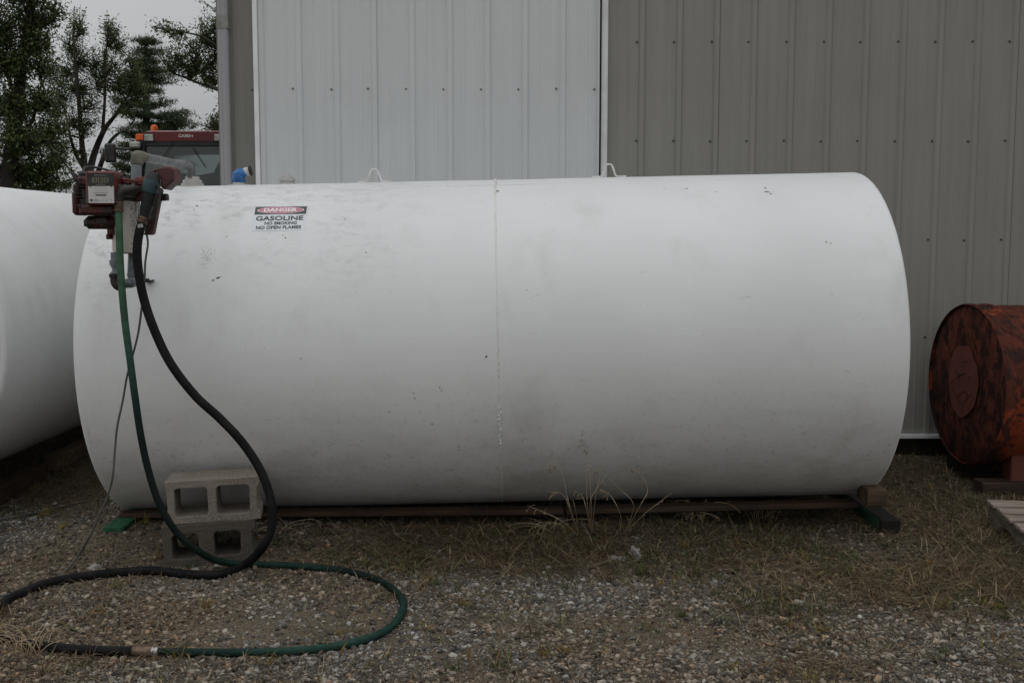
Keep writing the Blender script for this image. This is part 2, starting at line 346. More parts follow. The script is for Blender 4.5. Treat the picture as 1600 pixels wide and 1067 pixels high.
# ------------------------------------------------------------------ ground
def axis_pts(lo, hi, dlo, dhi, step):
    a = list(np.arange(dlo, dhi+1e-6, step)); s = step*2; x = dlo-s
    while x > lo: a.insert(0, x); s *= 1.5; x -= s
    a.insert(0, lo); s = step*2; x = dhi+s
    while x < hi: a.append(x); s *= 1.5; x += s
    a.append(hi); return np.array(a)
gx_ = axis_pts(-900, 900, -6, 6, .1); gy_ = axis_pts(-200, 1800, 0, 12, .1)
V = np.array([(x, y, gz(x, y)) for y in gy_ for x in gx_]); nx = len(gx_)
Fc = np.array([(j*nx+i, j*nx+i+1, (j+1)*nx+i+1, (j+1)*nx+i) for j in range(len(gy_)-1) for i in range(nx-1)])
g = np_mesh('ground', V, Fc, M_GROUND, smooth=True); tag(g, kind='structure')

def vgz(x, y):
    z = .012*np.sin(1.7*x+.8*y+1)+.010*np.sin(-1.1*x+2.3*y)+.006*np.sin(4.1*x+3.3*y+2)-.004
    q = np.clip((y-4.62)/.42, 0, 1); w = np.clip((1.3-x)/.5, 0, 1)*np.clip((x+2.3)/.4, 0, 1)
    return z+.05*np.clip((y-5.6)/1.2, 0, 1)*np.where(x > 1, 1, .3)+.052*q*q*(3-2*q)*w*w*(3-2*w)
def vnoise(x, y, s, seed=0):
    X = x*s+seed*17.3; Y = y*s-seed*9.1; xi = np.floor(X); yi = np.floor(Y); fx = X-xi; fy = Y-yi
    h = lambda a, b: np.modf(np.abs(np.sin(a*127.1+b*311.7+seed)*43758.5453))[0]
    u = fx*fx*(3-2*fx); v = fy*fy*(3-2*fy)
    return (h(xi, yi)*(1-u)+h(xi+1, yi)*u)*(1-v)+(h(xi, yi+1)*(1-u)+h(xi+1, yi+1)*u)*v
def fbm(x, y, s, seed=0): return .5*vnoise(x, y, s, seed)+.3*vnoise(x, y, s*2.1, seed+1)+.2*vnoise(x, y, s*4.3, seed+2)
def veg(x, y):   # how overgrown each spot is, 0..1
    b = np.exp(-((y-(4.88-.05*x))/.36)**2)*np.clip((x+1.15)/.8, 0, 1)*(.62+.5*np.exp(-((x-.45)/.75)**2))
    r = np.clip((x-.5)/1.3, 0, 1)*np.clip((y-3.75)/.5, 0, 1)*np.clip((6.9-y)/.5, 0, 1)*.75
    l = np.clip((-1.75-x)/.4, 0, 1)*np.clip((y-5.1)/.5, 0, 1)*.6
    bare = 1-np.exp(-(((x-1.62)/.28)**2+((y-4.85)/.33)**2))*.97
    bare = bare*(1-np.exp(-(((x-1.0)/.25)**2+((y-4.72)/.12)**2))*.5)
    return np.clip(np.maximum(np.maximum(b, r), l)*1.25*(fbm(x, y, 1.9, 3)*1.5-.02)*bare+.22*np.clip(fbm(x, y, 2.6, 8)-.5, 0, 1)*2, 0, 1)
def scatter(n, y0, y1, power=1.3):
    u = RNG.random(n*2); y = (y0**(1-power)+u*(y1**(1-power)-y0**(1-power)))**(1/(1-power))
    x = (RNG.random(n*2)*2-1)*(.50*y+.45); return x[:n], y[:n]
def rot_mats(n):
    q = RNG.normal(size=(n, 4)); q /= np.linalg.norm(q, axis=1)[:, None]; w, x, y, z = q.T
    return np.stack([np.stack([1-2*(y*y+z*z), 2*(x*y-z*w), 2*(x*z+y*w)], 1), np.stack([2*(x*y+z*w), 1-2*(x*x+z*z), 2*(y*z-x*w)], 1), np.stack([2*(x*z-y*w), 2*(y*z+x*w), 1-2*(x*x+y*y)], 1)], 1)
ph = (1+5**.5)/2
ICO = np.array([(-1, ph, 0), (1, ph, 0), (-1, -ph, 0), (1, -ph, 0), (0, -1, ph), (0, 1, ph), (0, -1, -ph), (0, 1, -ph), (ph, 0, -1), (ph, 0, 1), (-ph, 0, -1), (-ph, 0, 1)])/1.9
ICF = np.array([(0, 11, 5), (0, 5, 1), (0, 1, 7), (0, 7, 10), (0, 10, 11), (1, 5, 9), (5, 11, 4), (11, 10, 2), (10, 7, 6), (7, 1, 8), (3, 9, 4), (3, 4, 2), (3, 2, 6), (3, 6, 8), (3, 8, 9), (4, 9, 5), (2, 4, 11), (6, 2, 10), (8, 6, 7), (9, 8, 1)])
OCT = np.array([(1, 0, 0), (-1, 0, 0), (0, 1, 0), (0, -1, 0), (0, 0, 1), (0, 0, -1.)]); OCF = np.array([(0, 2, 4), (2, 1, 4), (1, 3, 4), (3, 0, 4), (2, 0, 5), (1, 2, 5), (3, 1, 5), (0, 3, 5)])
def stones(name, n, base, bf, smin, smax, y0, y1, jit, power, label):
    x, y = scatter(n, y0, y1, power)
    v = veg(x, y); keep = RNG.random(n) > v*.62
    dirt = fbm(x, y, 1.6, 21); keep &= RNG.random(n) > np.clip((dirt-.50)*3.4, 0, .85)*np.clip(1.3-(y-3)/2.5, .3, 1)
    x, y = x[keep], y[keep]; n = len(x); s = smin+(smax-smin)*RNG.random(n)**2.9
    b = base[None]+RNG.normal(size=(n, len(base), 3))*jit
    b = b*np.stack([1+.5*RNG.random(n), .8+.3*RNG.random(n), .55+.3*RNG.random(n)], 1)[:, None]
    p = np.einsum('nij,nkj->nki', rot_mats(n), b)*s[:, None, None]; p[..., 2] *= .75
    z = vgz(x, y)+s*RNG.uniform(-.05, .45, n)
    p += np.stack([x, y, z], 1)[:, None]
    f = (bf[None]+(np.arange(n)*len(base))[:, None, None]).reshape(-1, 3)
    t = RNG.random(n); w = (RNG.random(n)*.5)[:, None]
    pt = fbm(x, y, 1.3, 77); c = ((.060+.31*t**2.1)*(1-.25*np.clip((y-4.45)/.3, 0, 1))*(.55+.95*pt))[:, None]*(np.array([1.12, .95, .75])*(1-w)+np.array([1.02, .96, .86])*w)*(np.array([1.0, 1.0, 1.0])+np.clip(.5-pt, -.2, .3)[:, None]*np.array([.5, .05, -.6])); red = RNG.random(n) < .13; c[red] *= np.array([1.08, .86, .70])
    hi = RNG.random(n) < .03; c[hi] *= 1.6; c = np.minimum(c, .42)
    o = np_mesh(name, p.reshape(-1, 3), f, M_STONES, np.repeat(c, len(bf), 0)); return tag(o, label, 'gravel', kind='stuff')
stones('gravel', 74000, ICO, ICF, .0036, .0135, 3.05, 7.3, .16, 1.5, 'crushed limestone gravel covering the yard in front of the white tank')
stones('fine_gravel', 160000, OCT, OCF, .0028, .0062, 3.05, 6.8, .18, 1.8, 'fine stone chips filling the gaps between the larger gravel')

def blades(n, y0, y1, h0, h1, wid, tilt, cols, dens, seed, curl=.5):
    r = np.random.default_rng(seed); x, y = scatter(n*3, y0, y1, 1.4); k = r.random(len(x)) < dens(x, y); x, y = x[k][:n], y[k][:n]; n = len(x)
    h = r.uniform(h0, h1, n); a = r.uniform(0, 2*PI, n); t = np.abs(r.normal(tilt, .3, n)); t = np.clip(t, 0, 1.5); w = wid*r.uniform(.6, 1.4, n)
    d = np.stack([np.cos(a), np.sin(a)], 1); side = np.stack([-d[:, 1], d[:, 0], np.zeros(n)], 1)
    z = vgz(x, y)+.004+r.random(n)*.012*(t > 1); pts = [np.stack([x, y, z], 1)]; ang = t.copy()
    for q in range(3):
        step = np.stack([d[:, 0]*np.sin(ang), d[:, 1]*np.sin(ang), np.cos(ang)], 1)*(h/3)[:, None]
        pts.append(pts[-1]+step); ang = np.minimum(ang+curl*r.random(n), 1.75)
    vs = []
    for q, p in enumerate(pts):
        ww = (w*(1, .9, .6, .1)[q])[:, None]; vs += [p-side*ww, p+side*ww]
    vs = np.stack(vs, 1).reshape(-1, 3); vs[:, 2] = np.maximum(vs[:, 2], vgz(vs[:, 0], vs[:, 1])+.003)
    f = np.array([(0, 1, 3, 2), (2, 3, 5, 4), (4, 5, 7, 6)])[None]+(np.arange(n)*8)[:, None, None]
    ci = r.integers(0, len(cols), n); c = np.array(cols)[ci]*r.uniform(.6, 1.3, n)[:, None]
    return vs, f.reshape(-1, 4), np.repeat(c, 3, 0)
def tufts(n, seed):
    r = np.random.default_rng(seed); x, y = scatter(n*8, 3.3, 6.3, 1.2); k = r.random(len(x)) < .12+veg(x, y)*.9+.35*(fbm(x, y, 3.5, 31) > .52); x, y = x[k][:n], y[k][:n]
    V_, F_, C_ = [], [], []; vo = 0
    for i in range(len(x)):
        m_ = r.integers(8, 26); a = r.uniform(0, 2*PI, m_); h = r.uniform(.02, .075)*r.uniform(.5, 1.2, m_); w = .0022*r.uniform(.6, 1.3, m_); t = np.abs(r.normal(.75, .35, m_))
        d = np.stack([np.cos(a), np.sin(a)], 1); side = np.stack([-d[:, 1], d[:, 0], np.zeros(m_)], 1); bx = x[i]+r.normal(size=m_)*.012; by = y[i]+r.normal(size=m_)*.012
        p = np.stack([bx, by, vgz(bx, by)+.002], 1); pts = [p]; an = t.copy()
        for q in range(3): pts.append(pts[-1]+np.stack([d[:, 0]*np.sin(an), d[:, 1]*np.sin(an), np.cos(an)], 1)*(h/3)[:, None]); an = np.minimum(an+.5*r.random(m_), 1.8)
        vs = []
        for q, p in enumerate(pts): ww = (w*(1, .9, .6, .1)[q])[:, None]; vs += [p-side*ww, p+side*ww]
        vs = np.stack(vs, 1).reshape(-1, 3); V_.append(vs); F_.append((np.array([(0, 1, 3, 2), (2, 3, 5, 4), (4, 5, 7, 6)])[None]+(np.arange(m_)*8)[:, None, None]).reshape(-1, 4)+vo); vo += len(vs)
        pal = [YEL, GRN, GRN, TAN, YEL][r.integers(0, 5)]; C_.append(np.repeat(np.array(pal)[r.integers(0, len(pal), m_)]*r.uniform(.7, 1.3, m_)[:, None], 3, 0))
    return np.concatenate(V_), np.concatenate(F_), np.concatenate(C_)
def blade_obj(name, parts, label, cat):
    vo = 0; V_, F_, C_ = [], [], []
    for v, f, c in parts: V_.append(v); F_.append(f+vo); C_.append(c); vo += len(v)
    o = np_mesh(name, np.concatenate(V_), np.concatenate(F_), M_BLADES, np.concatenate(C_)); return tag(o, label, cat, kind='stuff')
TAN = [(.225, .165, .09), (.145, .105, .058), (.30, .235, .145), (.075, .050, .032), (.11, .065, .038), (.095, .078, .042)]
GRN = [(.06, .085, .025), (.085, .10, .03), (.045, .06, .022)]
YEL = [(.20, .17, .04), (.16, .15, .045), (.22, .12, .03)]
dv = lambda x, y: veg(x, y)**1.3
blade_obj('dead_grass', [blades(52000, 3.4, 7.2, .03, .15, .0016, 1.45, TAN, dv, 1, .35), blades(2600, 4.0, 6.6, .10, .28, .0009, 1.5, TAN[:3], lambda x, y: veg(x, y)**2, 2, .4),
    blades(9000, 3.2, 6.8, .02, .06, .0018, 1.0, TAN, lambda x, y: np.clip(fbm(x, y, 2.6, 8)-.42, 0, 1)*2.5, 9)], 'matted dead tan grass lying over the gravel along the white tank', 'dead grass')
blade_obj('green_grass', [blades(16000, 3.3, 7.0, .015, .06, .0021, .7, GRN, lambda x, y: (veg(x, y) > .18)*np.clip(fbm(x, y, 5, 14)-.42, 0, 1)*3, 3, .6),
    blades(800, 3.5, 6.2, .03, .09, .0035, .8, YEL+GRN, lambda x, y: np.clip(fbm(x, y, 3.5, 31)-.58, 0, 1)*4, 4, .7),
    tufts(260, 6), blades(2500, 3.2, 6.5, .012, .04, .0018, .7, GRN+YEL, lambda x, y: np.clip(fbm(x, y, 3.1, 44)-.60, 0, 1)*5, 5, .6)], 'short green and yellow grass sprouting through the gravel', 'grass')

# ------------------------------------------------------------------ storage tanks
def fit_root(C, ax, R):
    ax = Vector(ax).normalized(); n1 = Vector((0, 0, 1)).cross(ax).normalized(); n2 = ax.cross(n1)
    M = Matrix((ax, n1, n2)).transposed().to_4x4(); M.translation = Vector(C)-n2*R; return M
TR, TL = .813, 3.66
ang, tilt = .0091, .0213
T1 = fit_root((-.0887, 5.516, H-.526), (math.cos(ang)*math.cos(tilt), math.sin(ang)*math.cos(tilt), math.sin(tilt)), TR)
def cyl_pt(x, a, r=TR, R=TR):   # a measured from the top, towards -y (the camera)
    return Vector((x, -r*math.sin(a), R+r*math.cos(a)))
def tank_hit(px, py, M=T1, R=TR):
    Mi = M.inverted(); o = Mi @ Vector((0, 0, H)); d = Mi.to_3x3() @ ray(px, py)
    oy, oz = o.y, o.z-R; A = d.y**2+d.z**2; B = 2*(oy*d.y+oz*d.z); Cc = oy*oy+oz*oz-R*R; D = B*B-4*A*Cc
    t = (-B-math.sqrt(max(D, 0)))/(2*A); p = o+d*t; return p.x, math.atan2(-p.y, p.z-R)
def tank_shell(root, mat, dents=True, mats=None):
    NA, NX = 180, 110; v = []; f = []; r0 = .022
    xs = [-TL/2+r0*(1-math.cos(t)) for t in (0, .4, .8, 1.2, PI/2)]+list(np.linspace(-TL/2+.06, TL/2-.06, NX))+[TL/2-r0*(1-math.cos(t)) for t in (PI/2, 1.2, .8, .4, 0)]
    for x in xs:
        e = TL/2-abs(x); rr = TR-r0+math.sqrt(max(r0*r0-(r0-e)**2, 0)) if e < r0 else TR
        for k in range(NA):
            a = 2*PI*k/NA; d = 0
            if dents and e > .03:
                d = .0022*mn.noise(Vector((x*1.7, math.sin(a)*2, math.cos(a)*2)))+.0006*mn.noise(Vector((x*7, math.sin(a)*6, math.cos(a)*6)))
                for (dx, da, w, dep) in DENTS: d -= dep*math.exp(-((x-dx)**2+(TR*(a-da))**2)/w**2)
            v.append(cyl_pt(x, a, rr+d))
    n = len(xs); f = [(i*NA+k, i*NA+(k+1) % NA, (i+1)*NA+(k+1) % NA, (i+1)*NA+k) for i in range(n-1) for k in range(NA)]
    m = MB(); m.add(v, f); m.build('shell', mat, root, True, smooth=60)
    for s in (-1, 1):
        m = MB(); m.lathe((s*(TL/2-.012), 0, TR), (s, 0, 0), [(TR-.021, 0), (TR-.03, .004), (TR*.6, .010), (.02, .014)], 96); m.build('end_cap', mat, root, True, smooth=60)
def weld(root, x, amp, w, seed, name='weld_seam'):
    r = random.Random(seed); NA = 900; rows = 5; v = []
    for k in range(NA):
        a = 2*PI*k/NA; big = max(0, mn.noise(Vector((k*.016, seed, 0)))+.05)*2.6+.06; j = r.uniform(.3, 1)*amp*big; off = r.uniform(-.3, .3)*w*big
        for q in range(rows):
            t = q/(rows-1)*2-1; v.append(cyl_pt(x+off+t*w, a, TR-.001+(amp*.35+j)*(1-t*t)-.001))
    f = [(k*rows+q, k*rows+q+1, ((k+1) % NA)*rows+q+1, ((k+1) % NA)*rows+q) for k in range(NA) for q in range(rows-1)]
    m = MB(); m.add(v, f); return m.build(name, M_WELD, root, True, smooth=40)
x1, a1 = tank_hit(1365, 410); x2, a2 = tank_hit(1290, 400); x3, a3 = tank_hit(700, 620)
DENTS = [(x1, a1, .05, .004), (x2, a2, .09, .0035), (x3, a3, .2, .003)]
tank = thing('fuel_tank', None, 'large white horizontal gasoline tank with danger sticker, resting on timbers', 'storage tank', mat4=T1)
tank_shell(tank, M_TANK)
xw, _ = tank_hit(778, 530); weld(tank, xw, .0075, .0075, 5)
for s in (-1, 1): weld(tank, s*(TL/2-.03), .0022, .006, 8+s)
# long lap line near the top
m = MB(); x0, a0 = tank_hit(600, 300); x1_, a1_ = tank_hit(1380, 288)
v = []
for i in range(121):
    x = -TL/2+.04+(TL-.08)*i/120; aa = .30
    for q, dr in ((-1, -.001), (0, .0016+.0008*random.random()), (1, -.001)): v.append(cyl_pt(x, aa+q*.006, TR+dr))
m.add(v, [(i*3+q, i*3+q+1, i*3+q+4, i*3+q+3) for i in range(120) for q in range(2)]); m.build('lap_seam', M_WELD, tank, True, smooth=40)
def tl(px, py, lift=0):  # local point on tank surface
    x, a = tank_hit(px, py); return cyl_pt(x, a, TR+lift)
def chip(px, py, w, h, rot=0, mat=None, name='rust_chip', seed=0):
    x, a = tank_hit(px, py); r = random.Random(seed+int(px*7+py)); m = MB(); n = 9; vs = [cyl_pt(x, a, TR+.0012)]
    for k in range(n):
        t = 2*PI*k/n; q = r.uniform(.55, 1.1); u = w*math.cos(t)*q; s = h*math.sin(t)*q
        u, s = u*math.cos(rot)-s*math.sin(rot), u*math.sin(rot)+s*math.cos(rot); vs.append(cyl_pt(x+u, a-s/TR, TR+.0012))
    m.add(vs, [(0, 1+k, 1+(k+1) % n) for k in range(n)]); return m.build(name, mat or M_RUSTSPOT, tank, True)
for (px, py, w, h, rt) in [(777, 299, .012, .006, .4), (1196, 294, .004, .010, .2), (1198, 300, .014, .004, -.3), (1204, 303, .006, .004, 0), (1073, 295, .010, .003, 0), (1038, 296, .006, .002, 0), (1118, 300, .006, .002, 0),
        (341, 434, .014, .0035, .35), (333, 438, .011, .003, .5), (760, 557, .0045, .0045, 0), (1291, 378, .002, .006, 0), (1298, 380, .002, .004, 0), (450, 301, .008, .003, 0), (687, 605, .004, .003, .5), (675, 662, .004, .004, 0), (648, 622, .003, .004, 0), (646, 614, .004, .002, 0),
        (690, 610, .003, .003, 0), (163, 760, .006, .003, .4), (539, 343, .004, .003, 0), (572, 395, .004, .004, 0), (446, 372, .006, .003, -.6), (442, 368, .003, .003, 0), (308, 322, .008, .004, -.5), (303, 328, .003, .005, .2), (354, 370, .004, .003, 0), (275, 300, .004, .003, 0), (278, 312, .003, .003, 0), (1368, 293, .003, .003, 0), (470, 560, .003, .003, 0), (823, 453, .002, .003, 0)]:
    chip(px, py, w, h, rt)
rr_ = random.Random(4)
for i in range(130):  # worn speckle below the sticker
    px = rr_.gauss(323, 6.5); py = rr_.gauss(403, 8); s = rr_.uniform(.0007, .0019); chip(px, py, s, s*rr_.uniform(.6, 1.3), mat=M_SIGNK if i % 2 else M_TINY, name='paint_scuff', seed=i)
# lifting lugs
for px, py in ((577, 285), (959, 277)):
    x, _ = tank_hit(px, py+8); m = MB(); pts = []
    for t in np.linspace(-1, 1, 25):
        u = t*.085; hgt = .062*math.exp(-((abs(t))/.36)**4) if abs(t) < .75 else 0
        pts.append(Vector((x+u*(1 if abs(t) > .75 else .9), 0, 2*TR+.005+hgt)))
    vs = []
    for p in pts: vs += [p+Vector((0, -.010, 0)), p+Vector((0, .010, 0)), p+Vector((0, .010, .006)), p+Vector((0, -.010, .006))]
    # offset normal thickness
    for i, p in enumerate(pts):
        a = pts[max(i-1, 0)]; b = pts[min(i+1, 24)]; tn = (b-a).normalized(); nn = Vector((-tn.z, 0, tn.x))*.0038
        vs[i*4] = p-nn+Vector((0, -.010, 0)); vs[i*4+1] = p-nn+Vector((0, .010, 0)); vs[i*4+2] = p+nn+Vector((0, .010, 0)); vs[i*4+3] = p+nn+Vector((0, -.010, 0))
    m.add(vs, [(i*4+k, i*4+(k+1) % 4, (i+1)*4+(k+1) % 4, (i+1)*4+k) for i in range(24) for k in range(4)]+[(0, 1, 2, 3), (96, 99, 98, 97)])
    m.build('lifting_lug', M_LUG, tank, True, smooth=35)
x, _ = tank_hit(432, 300); m = MB(); m.lathe((x, 0, 2*TR-.004), (0, 0, 1), [(.05, 0), (.05, .008), (.036, .010), (.036, .020), (.042, .021), (.042, .032), (.028, .034), (.028, .044), (.020, .046), (.018, .054)], 24); m.build('bung_cap', M_WHITEF, tank, True, smooth=30)
x, _ = tank_hit(725, 290); m = MB(); m.box((x, .05, 2*TR+.002), (.14, .05, .008)); m.build('patch_plate', M_WHITEF, tank, True)
# blue taped vent
x, _ = tank_hit(357, 296); m = MB(); m.lathe((x, 0, 2*TR-.004), (0, 0, 1), [(.055, 0), (.055, .007), (.03, .011), (.028, .02)], 24); m.build('vent_flange', M_WHITEF, tank, True, smooth=30)
m = MB(); vs = []; n = 14
for i, (dx, dz, r_) in enumerate([(0, .010, .030), (0, .022, .036), (0, .036, .038), (.004, .050, .037), (.014, .060, .034), (.026, .064, .030), (.036, .066, .024)]):
    for k in range(n):
        t = 2*PI*k/n; q = r_*(1+.13*random.uniform(-1, 1)); ca = min(1, i/5)
        vs.append(Vector((x+dx+q*math.cos(t)*(1-.5*ca), q*math.sin(t), 2*TR+dz-q*math.cos(t)*.7*ca)))
m.add(vs, [(i*n+k, i*n+(k+1) % n, (i+1)*n+(k+1) % n, (i+1)*n+k) for i in range(6) for k in range(n)]+[tuple(range(n))[::-1], tuple(range(6*n, 7*n))]); vt = m.build('taped_vent', M_BLUE, tank, True)
m = MB(); m.lathe((x+.030, 0, 2*TR+.064), (.95, 0, .25), [(.020, 0), (.022, .004), (.022, .026)], 20); m.build('vent_collar', M_PLATE, tank, True, smooth=30)
m = MB(); m.lathe((x+.056, 0, 2*TR+.071), (.95, 0, .25), [(.026, 0), (.026, .010), (.02, .012)], 20); m.build('vent_mouth', M_BLACK, tank, True, smooth=30)
# ---- danger sticker, bent on to the shell
cor = [tank_hit(*c) for c in ((398, 323), (482, 322), (477, 360), (393, 362))]
def sg(u, v, lift=.0018):  # u,v in 0..1, v up
    (xa, aa), (xb, ab), (xc, ac), (xd, ad) = cor
    xt = xa+(xb-xa)*u; at = aa+(ab-aa)*u; xo = xd+(xc-xd)*u; ao = ad+(ac-ad)*u
    return cyl_pt(xo+(xt-xo)*v, ao+(at-ao)*v, TR+lift)
sign = thing('warning_sticker', T1 @ sg(.5, 0), 'faded danger gasoline no smoking sticker on upper left of the white tank', 'sticker')
WSX = Vector(T1.to_3x3() @ Vector((1, 0, 0)))
def sgrid(u0, u1, v0, v1, lift, name, mat, nx=8, ny=8):
    m = MB(); vs = [T1 @ sg(u0+(u1-u0)*i/nx, v0+(v1-v0)*j/ny, lift) for j in range(ny+1) for i in range(nx+1)]
    m.add(vs, [(j*(nx+1)+i, j*(nx+1)+i+1, (j+1)*(nx+1)+i+1, (j+1)*(nx+1)+i) for j in range(ny) for i in range(nx)]); return m.build(name, mat, sign)
sgrid(0, 1, 0, 1, .0016, 'sticker_sheet', M_SIGNW); sgrid(.022, .978, .62, .96, .0026, 'header_band', M_SIGNK)
def ell(r1, r2, lift, name, mat):
    m = MB(); n = 40; vs = [T1 @ sg(.5, .79, lift)]+[T1 @ sg(.5+r1*math.cos(2*PI*k/n), .79+r2*math.sin(2*PI*k/n), lift) for k in range(n)]
    m.add(vs, [(0, 1+k, 1+(k+1) % n) for k in range(n)]); m.build(name, mat, sign)
ell(.435, .155, .0034, 'oval_border', M_SIGNL); ell(.42, .143, .0042, 'danger_oval', M_SIGNR)
def stxt(s, cu, cv, hgt, wid, mat, name, lift):
    v, f = text2d(s, 1, .042 if s == 'DANGER' else .025); xs = [p[0] for p in v]; ys = [p[1] for p in v]; w0, w1, h0, h1 = min(xs), max(xs), min(ys), max(ys)
    m = MB(); m.add([T1 @ sg(cu+((x-(w0+w1)/2)/(w1-w0))*wid, cv+((y-(h0+h1)/2)/(h1-h0))*hgt, lift) for x, y in v], f); m.build(name, mat, sign)
stxt('DANGER', .5, .79, .17, .62, M_SIGNL, 'lettering', .005); stxt('GASOLINE', .5, .46, .18, .88, M_SIGNK, 'lettering', .003)
stxt('NO SMOKING', .53, .27, .115, .60, M_SIGNK, 'lettering', .003); stxt('NO OPEN FLAMES', .5, .115, .115, .84, M_SIGNK, 'lettering', .003)
# left neighbour tank, axis running away from us
T2 = fit_root((-3.21, 5.11+TL/2, H-.503), (0, 1, .0), TR)
tank2 = thing('fuel_tank', None, 'second white tank at the left edge, running end-on away from the camera', 'storage tank', mat4=T2)
DENTS = []; tank_shell(tank2, M_TANK2); weld(tank2, -TL/2+.03, .002, .006, 3); weld(tank2, 0, .003, .006, 4)
pc = P(28, 290, 5.9); m = MB(); m.lathe((T2.inverted() @ Vector((-3.21, 6.35, 0))).to_3d()*0+Vector((6.35-(5.11+TL/2), 0, 2*TR-.004)), (0, 0, 1), [(.05, 0), (.05, .03), (.045, .06), (.02, .065)], 24); m.build('filler_cap', M_WHITEF, tank2, True, smooth=30)
m = MB(); m.cyl(Vector((-1.4, -.25, 2*TR-.05)), Vector((-1.4, -.25, 2*TR)), .006); m.build('bolt_stub', M_IRON, tank2, True)

# ---- red rusty tank at right
RR, RLn = .452, 2.0
TA = Vector((math.cos(.07), math.sin(.07), 0)).normalized()
c0 = P(1507, 600, 6.18); T3 = fit_root(c0+TA*(RLn/2), TA, RR)
t3 = thing('rusty_tank', None, 'small rusty orange-red tank lying by the building at right', 'storage tank', mat4=T3)
m = MB(); NA = 120
prof = [(-RLn/2-.0, RR+.004), (-RLn/2+.012, RR+.010), (-RLn/2+.03, RR+.010), (-RLn/2+.045, RR), (-RLn/2+.09, RR), (-RLn/2+.10, RR+.009), (-RLn/2+.125, RR+.009), (-RLn/2+.135, RR)]+[(-RLn/2+.2+.1*i, RR) for i in range(18)]+[(RLn/2, RR)]
v = [Vector((x, -r*math.sin(2*PI*k/NA), RR+r*math.cos(2*PI*k/NA))) for x, r in prof for k in range(NA)]
m.add(v, [(i*NA+k, i*NA+(k+1) % NA, (i+1)*NA+(k+1) % NA, (i+1)*NA+k) for i in range(len(prof)-1) for k in range(NA)]); m.build('shell', M_RUSTY, t3, True, smooth=45)
for s in (-1, 1):
    m = MB(); m.lathe((s*(RLn/2-(.022 if s < 0 else 0)), 0, RR), (s, 0, 0), [(RR+.004, -.005), (RR*.97, .006), (RR*.6, .012), (.01, .016)], 90); m.build('end_cap', M_RUSTEND, t3, True, smooth=50)
# irregular red patch with curled cracks on the end
vs = [Vector((-RLn/2-.0015, 0, RR*.98))]; n = 60
for k in range(n):
    t = 2*PI*k/n; q = .205*(1+.03*math.sin(3*t+1)+.018*math.sin(7*t)+.012*math.sin(11*t+2)+(.08 if .9 < t < 1.6 else 0)*math.sin((t-.9)*4)); vs.append(Vector((-RLn/2-.0015, .02-q*.86*math.cos(t), RR*1.03+q*math.sin(t))))
m = MB(); m.add(vs, [(0, 1+k, 1+(k+1) % n) for k in range(n)]); m.build('paint_patch', M_PATCH, t3, True)
for pts in ([(.09, .04), (.07, .02)], [(.03, .05), (-.02, .035), (-.06, .03), (-.085, .055)], [(-.02, .035), (-.05, .015), (-.07, .01)], [(.11, -.055), (.07, -.085), (.02, -.125), (-.015, -.13), (-.03, -.115)], [(.07, -.085), (.05, -.055), (.01, -.06), (-.03, -.09), (-.05, -.11)], [(-.05, -.10), (-.09, -.075), (-.11, -.06)], [(.05, .12), (.0, .115)], [(-.12, -.01), (-.14, -.03)]):
    m = MB(); m.tube([Vector((-RLn/2-.0035, -y+.02, RR*1.03+z)) for y, z in spline([Vector((0, *p)) for p in pts], 4) and [(q.y, q.z) for q in spline([Vector((0, p[0], p[1])) for p in pts], 4)]], .0016, 5); m.build('paint_crack', M_CRACK, t3, True)
# stands and planks beneath it
for k, (px, lab) in enumerate(((1590, 'orange-red steel stand under the near side of the rusty tank'), (1860, 'orange-red steel stand under the far right of the rusty tank'))):
    b = P(px, 757, 5.92); m = MB(); m.box((b.x+.02, b.y+.05, b.z+.085), (.12, .10, .165), bev=.006); m.box((b.x+.02, b.y+.05, b.z+.172), (.13, .11, .008)); o = m.build('steel_stand', M_BRICKR); tag(o, lab, 'stand', 'stands under the rusty tank')
m = MB(); a = P(1545, 775, 5.9); m.box((a.x+.75, 5.93, .035+gz(a.x, 5.9)), (1.6, .13, .075), bev=.004); tag(m.build('plank', M_WOODX), 'brown plank lying under the stands of the rusty tank', 'plank')
m = MB(); a = P(1490, 728, 6.5); m.box((a.x+.03, 6.35, .07), (.16, .28, .10), bev=.004); tag(m.build('wood_block', M_BLACKW), 'dark wood block wedged under the left end of the rusty tank', 'wood block')

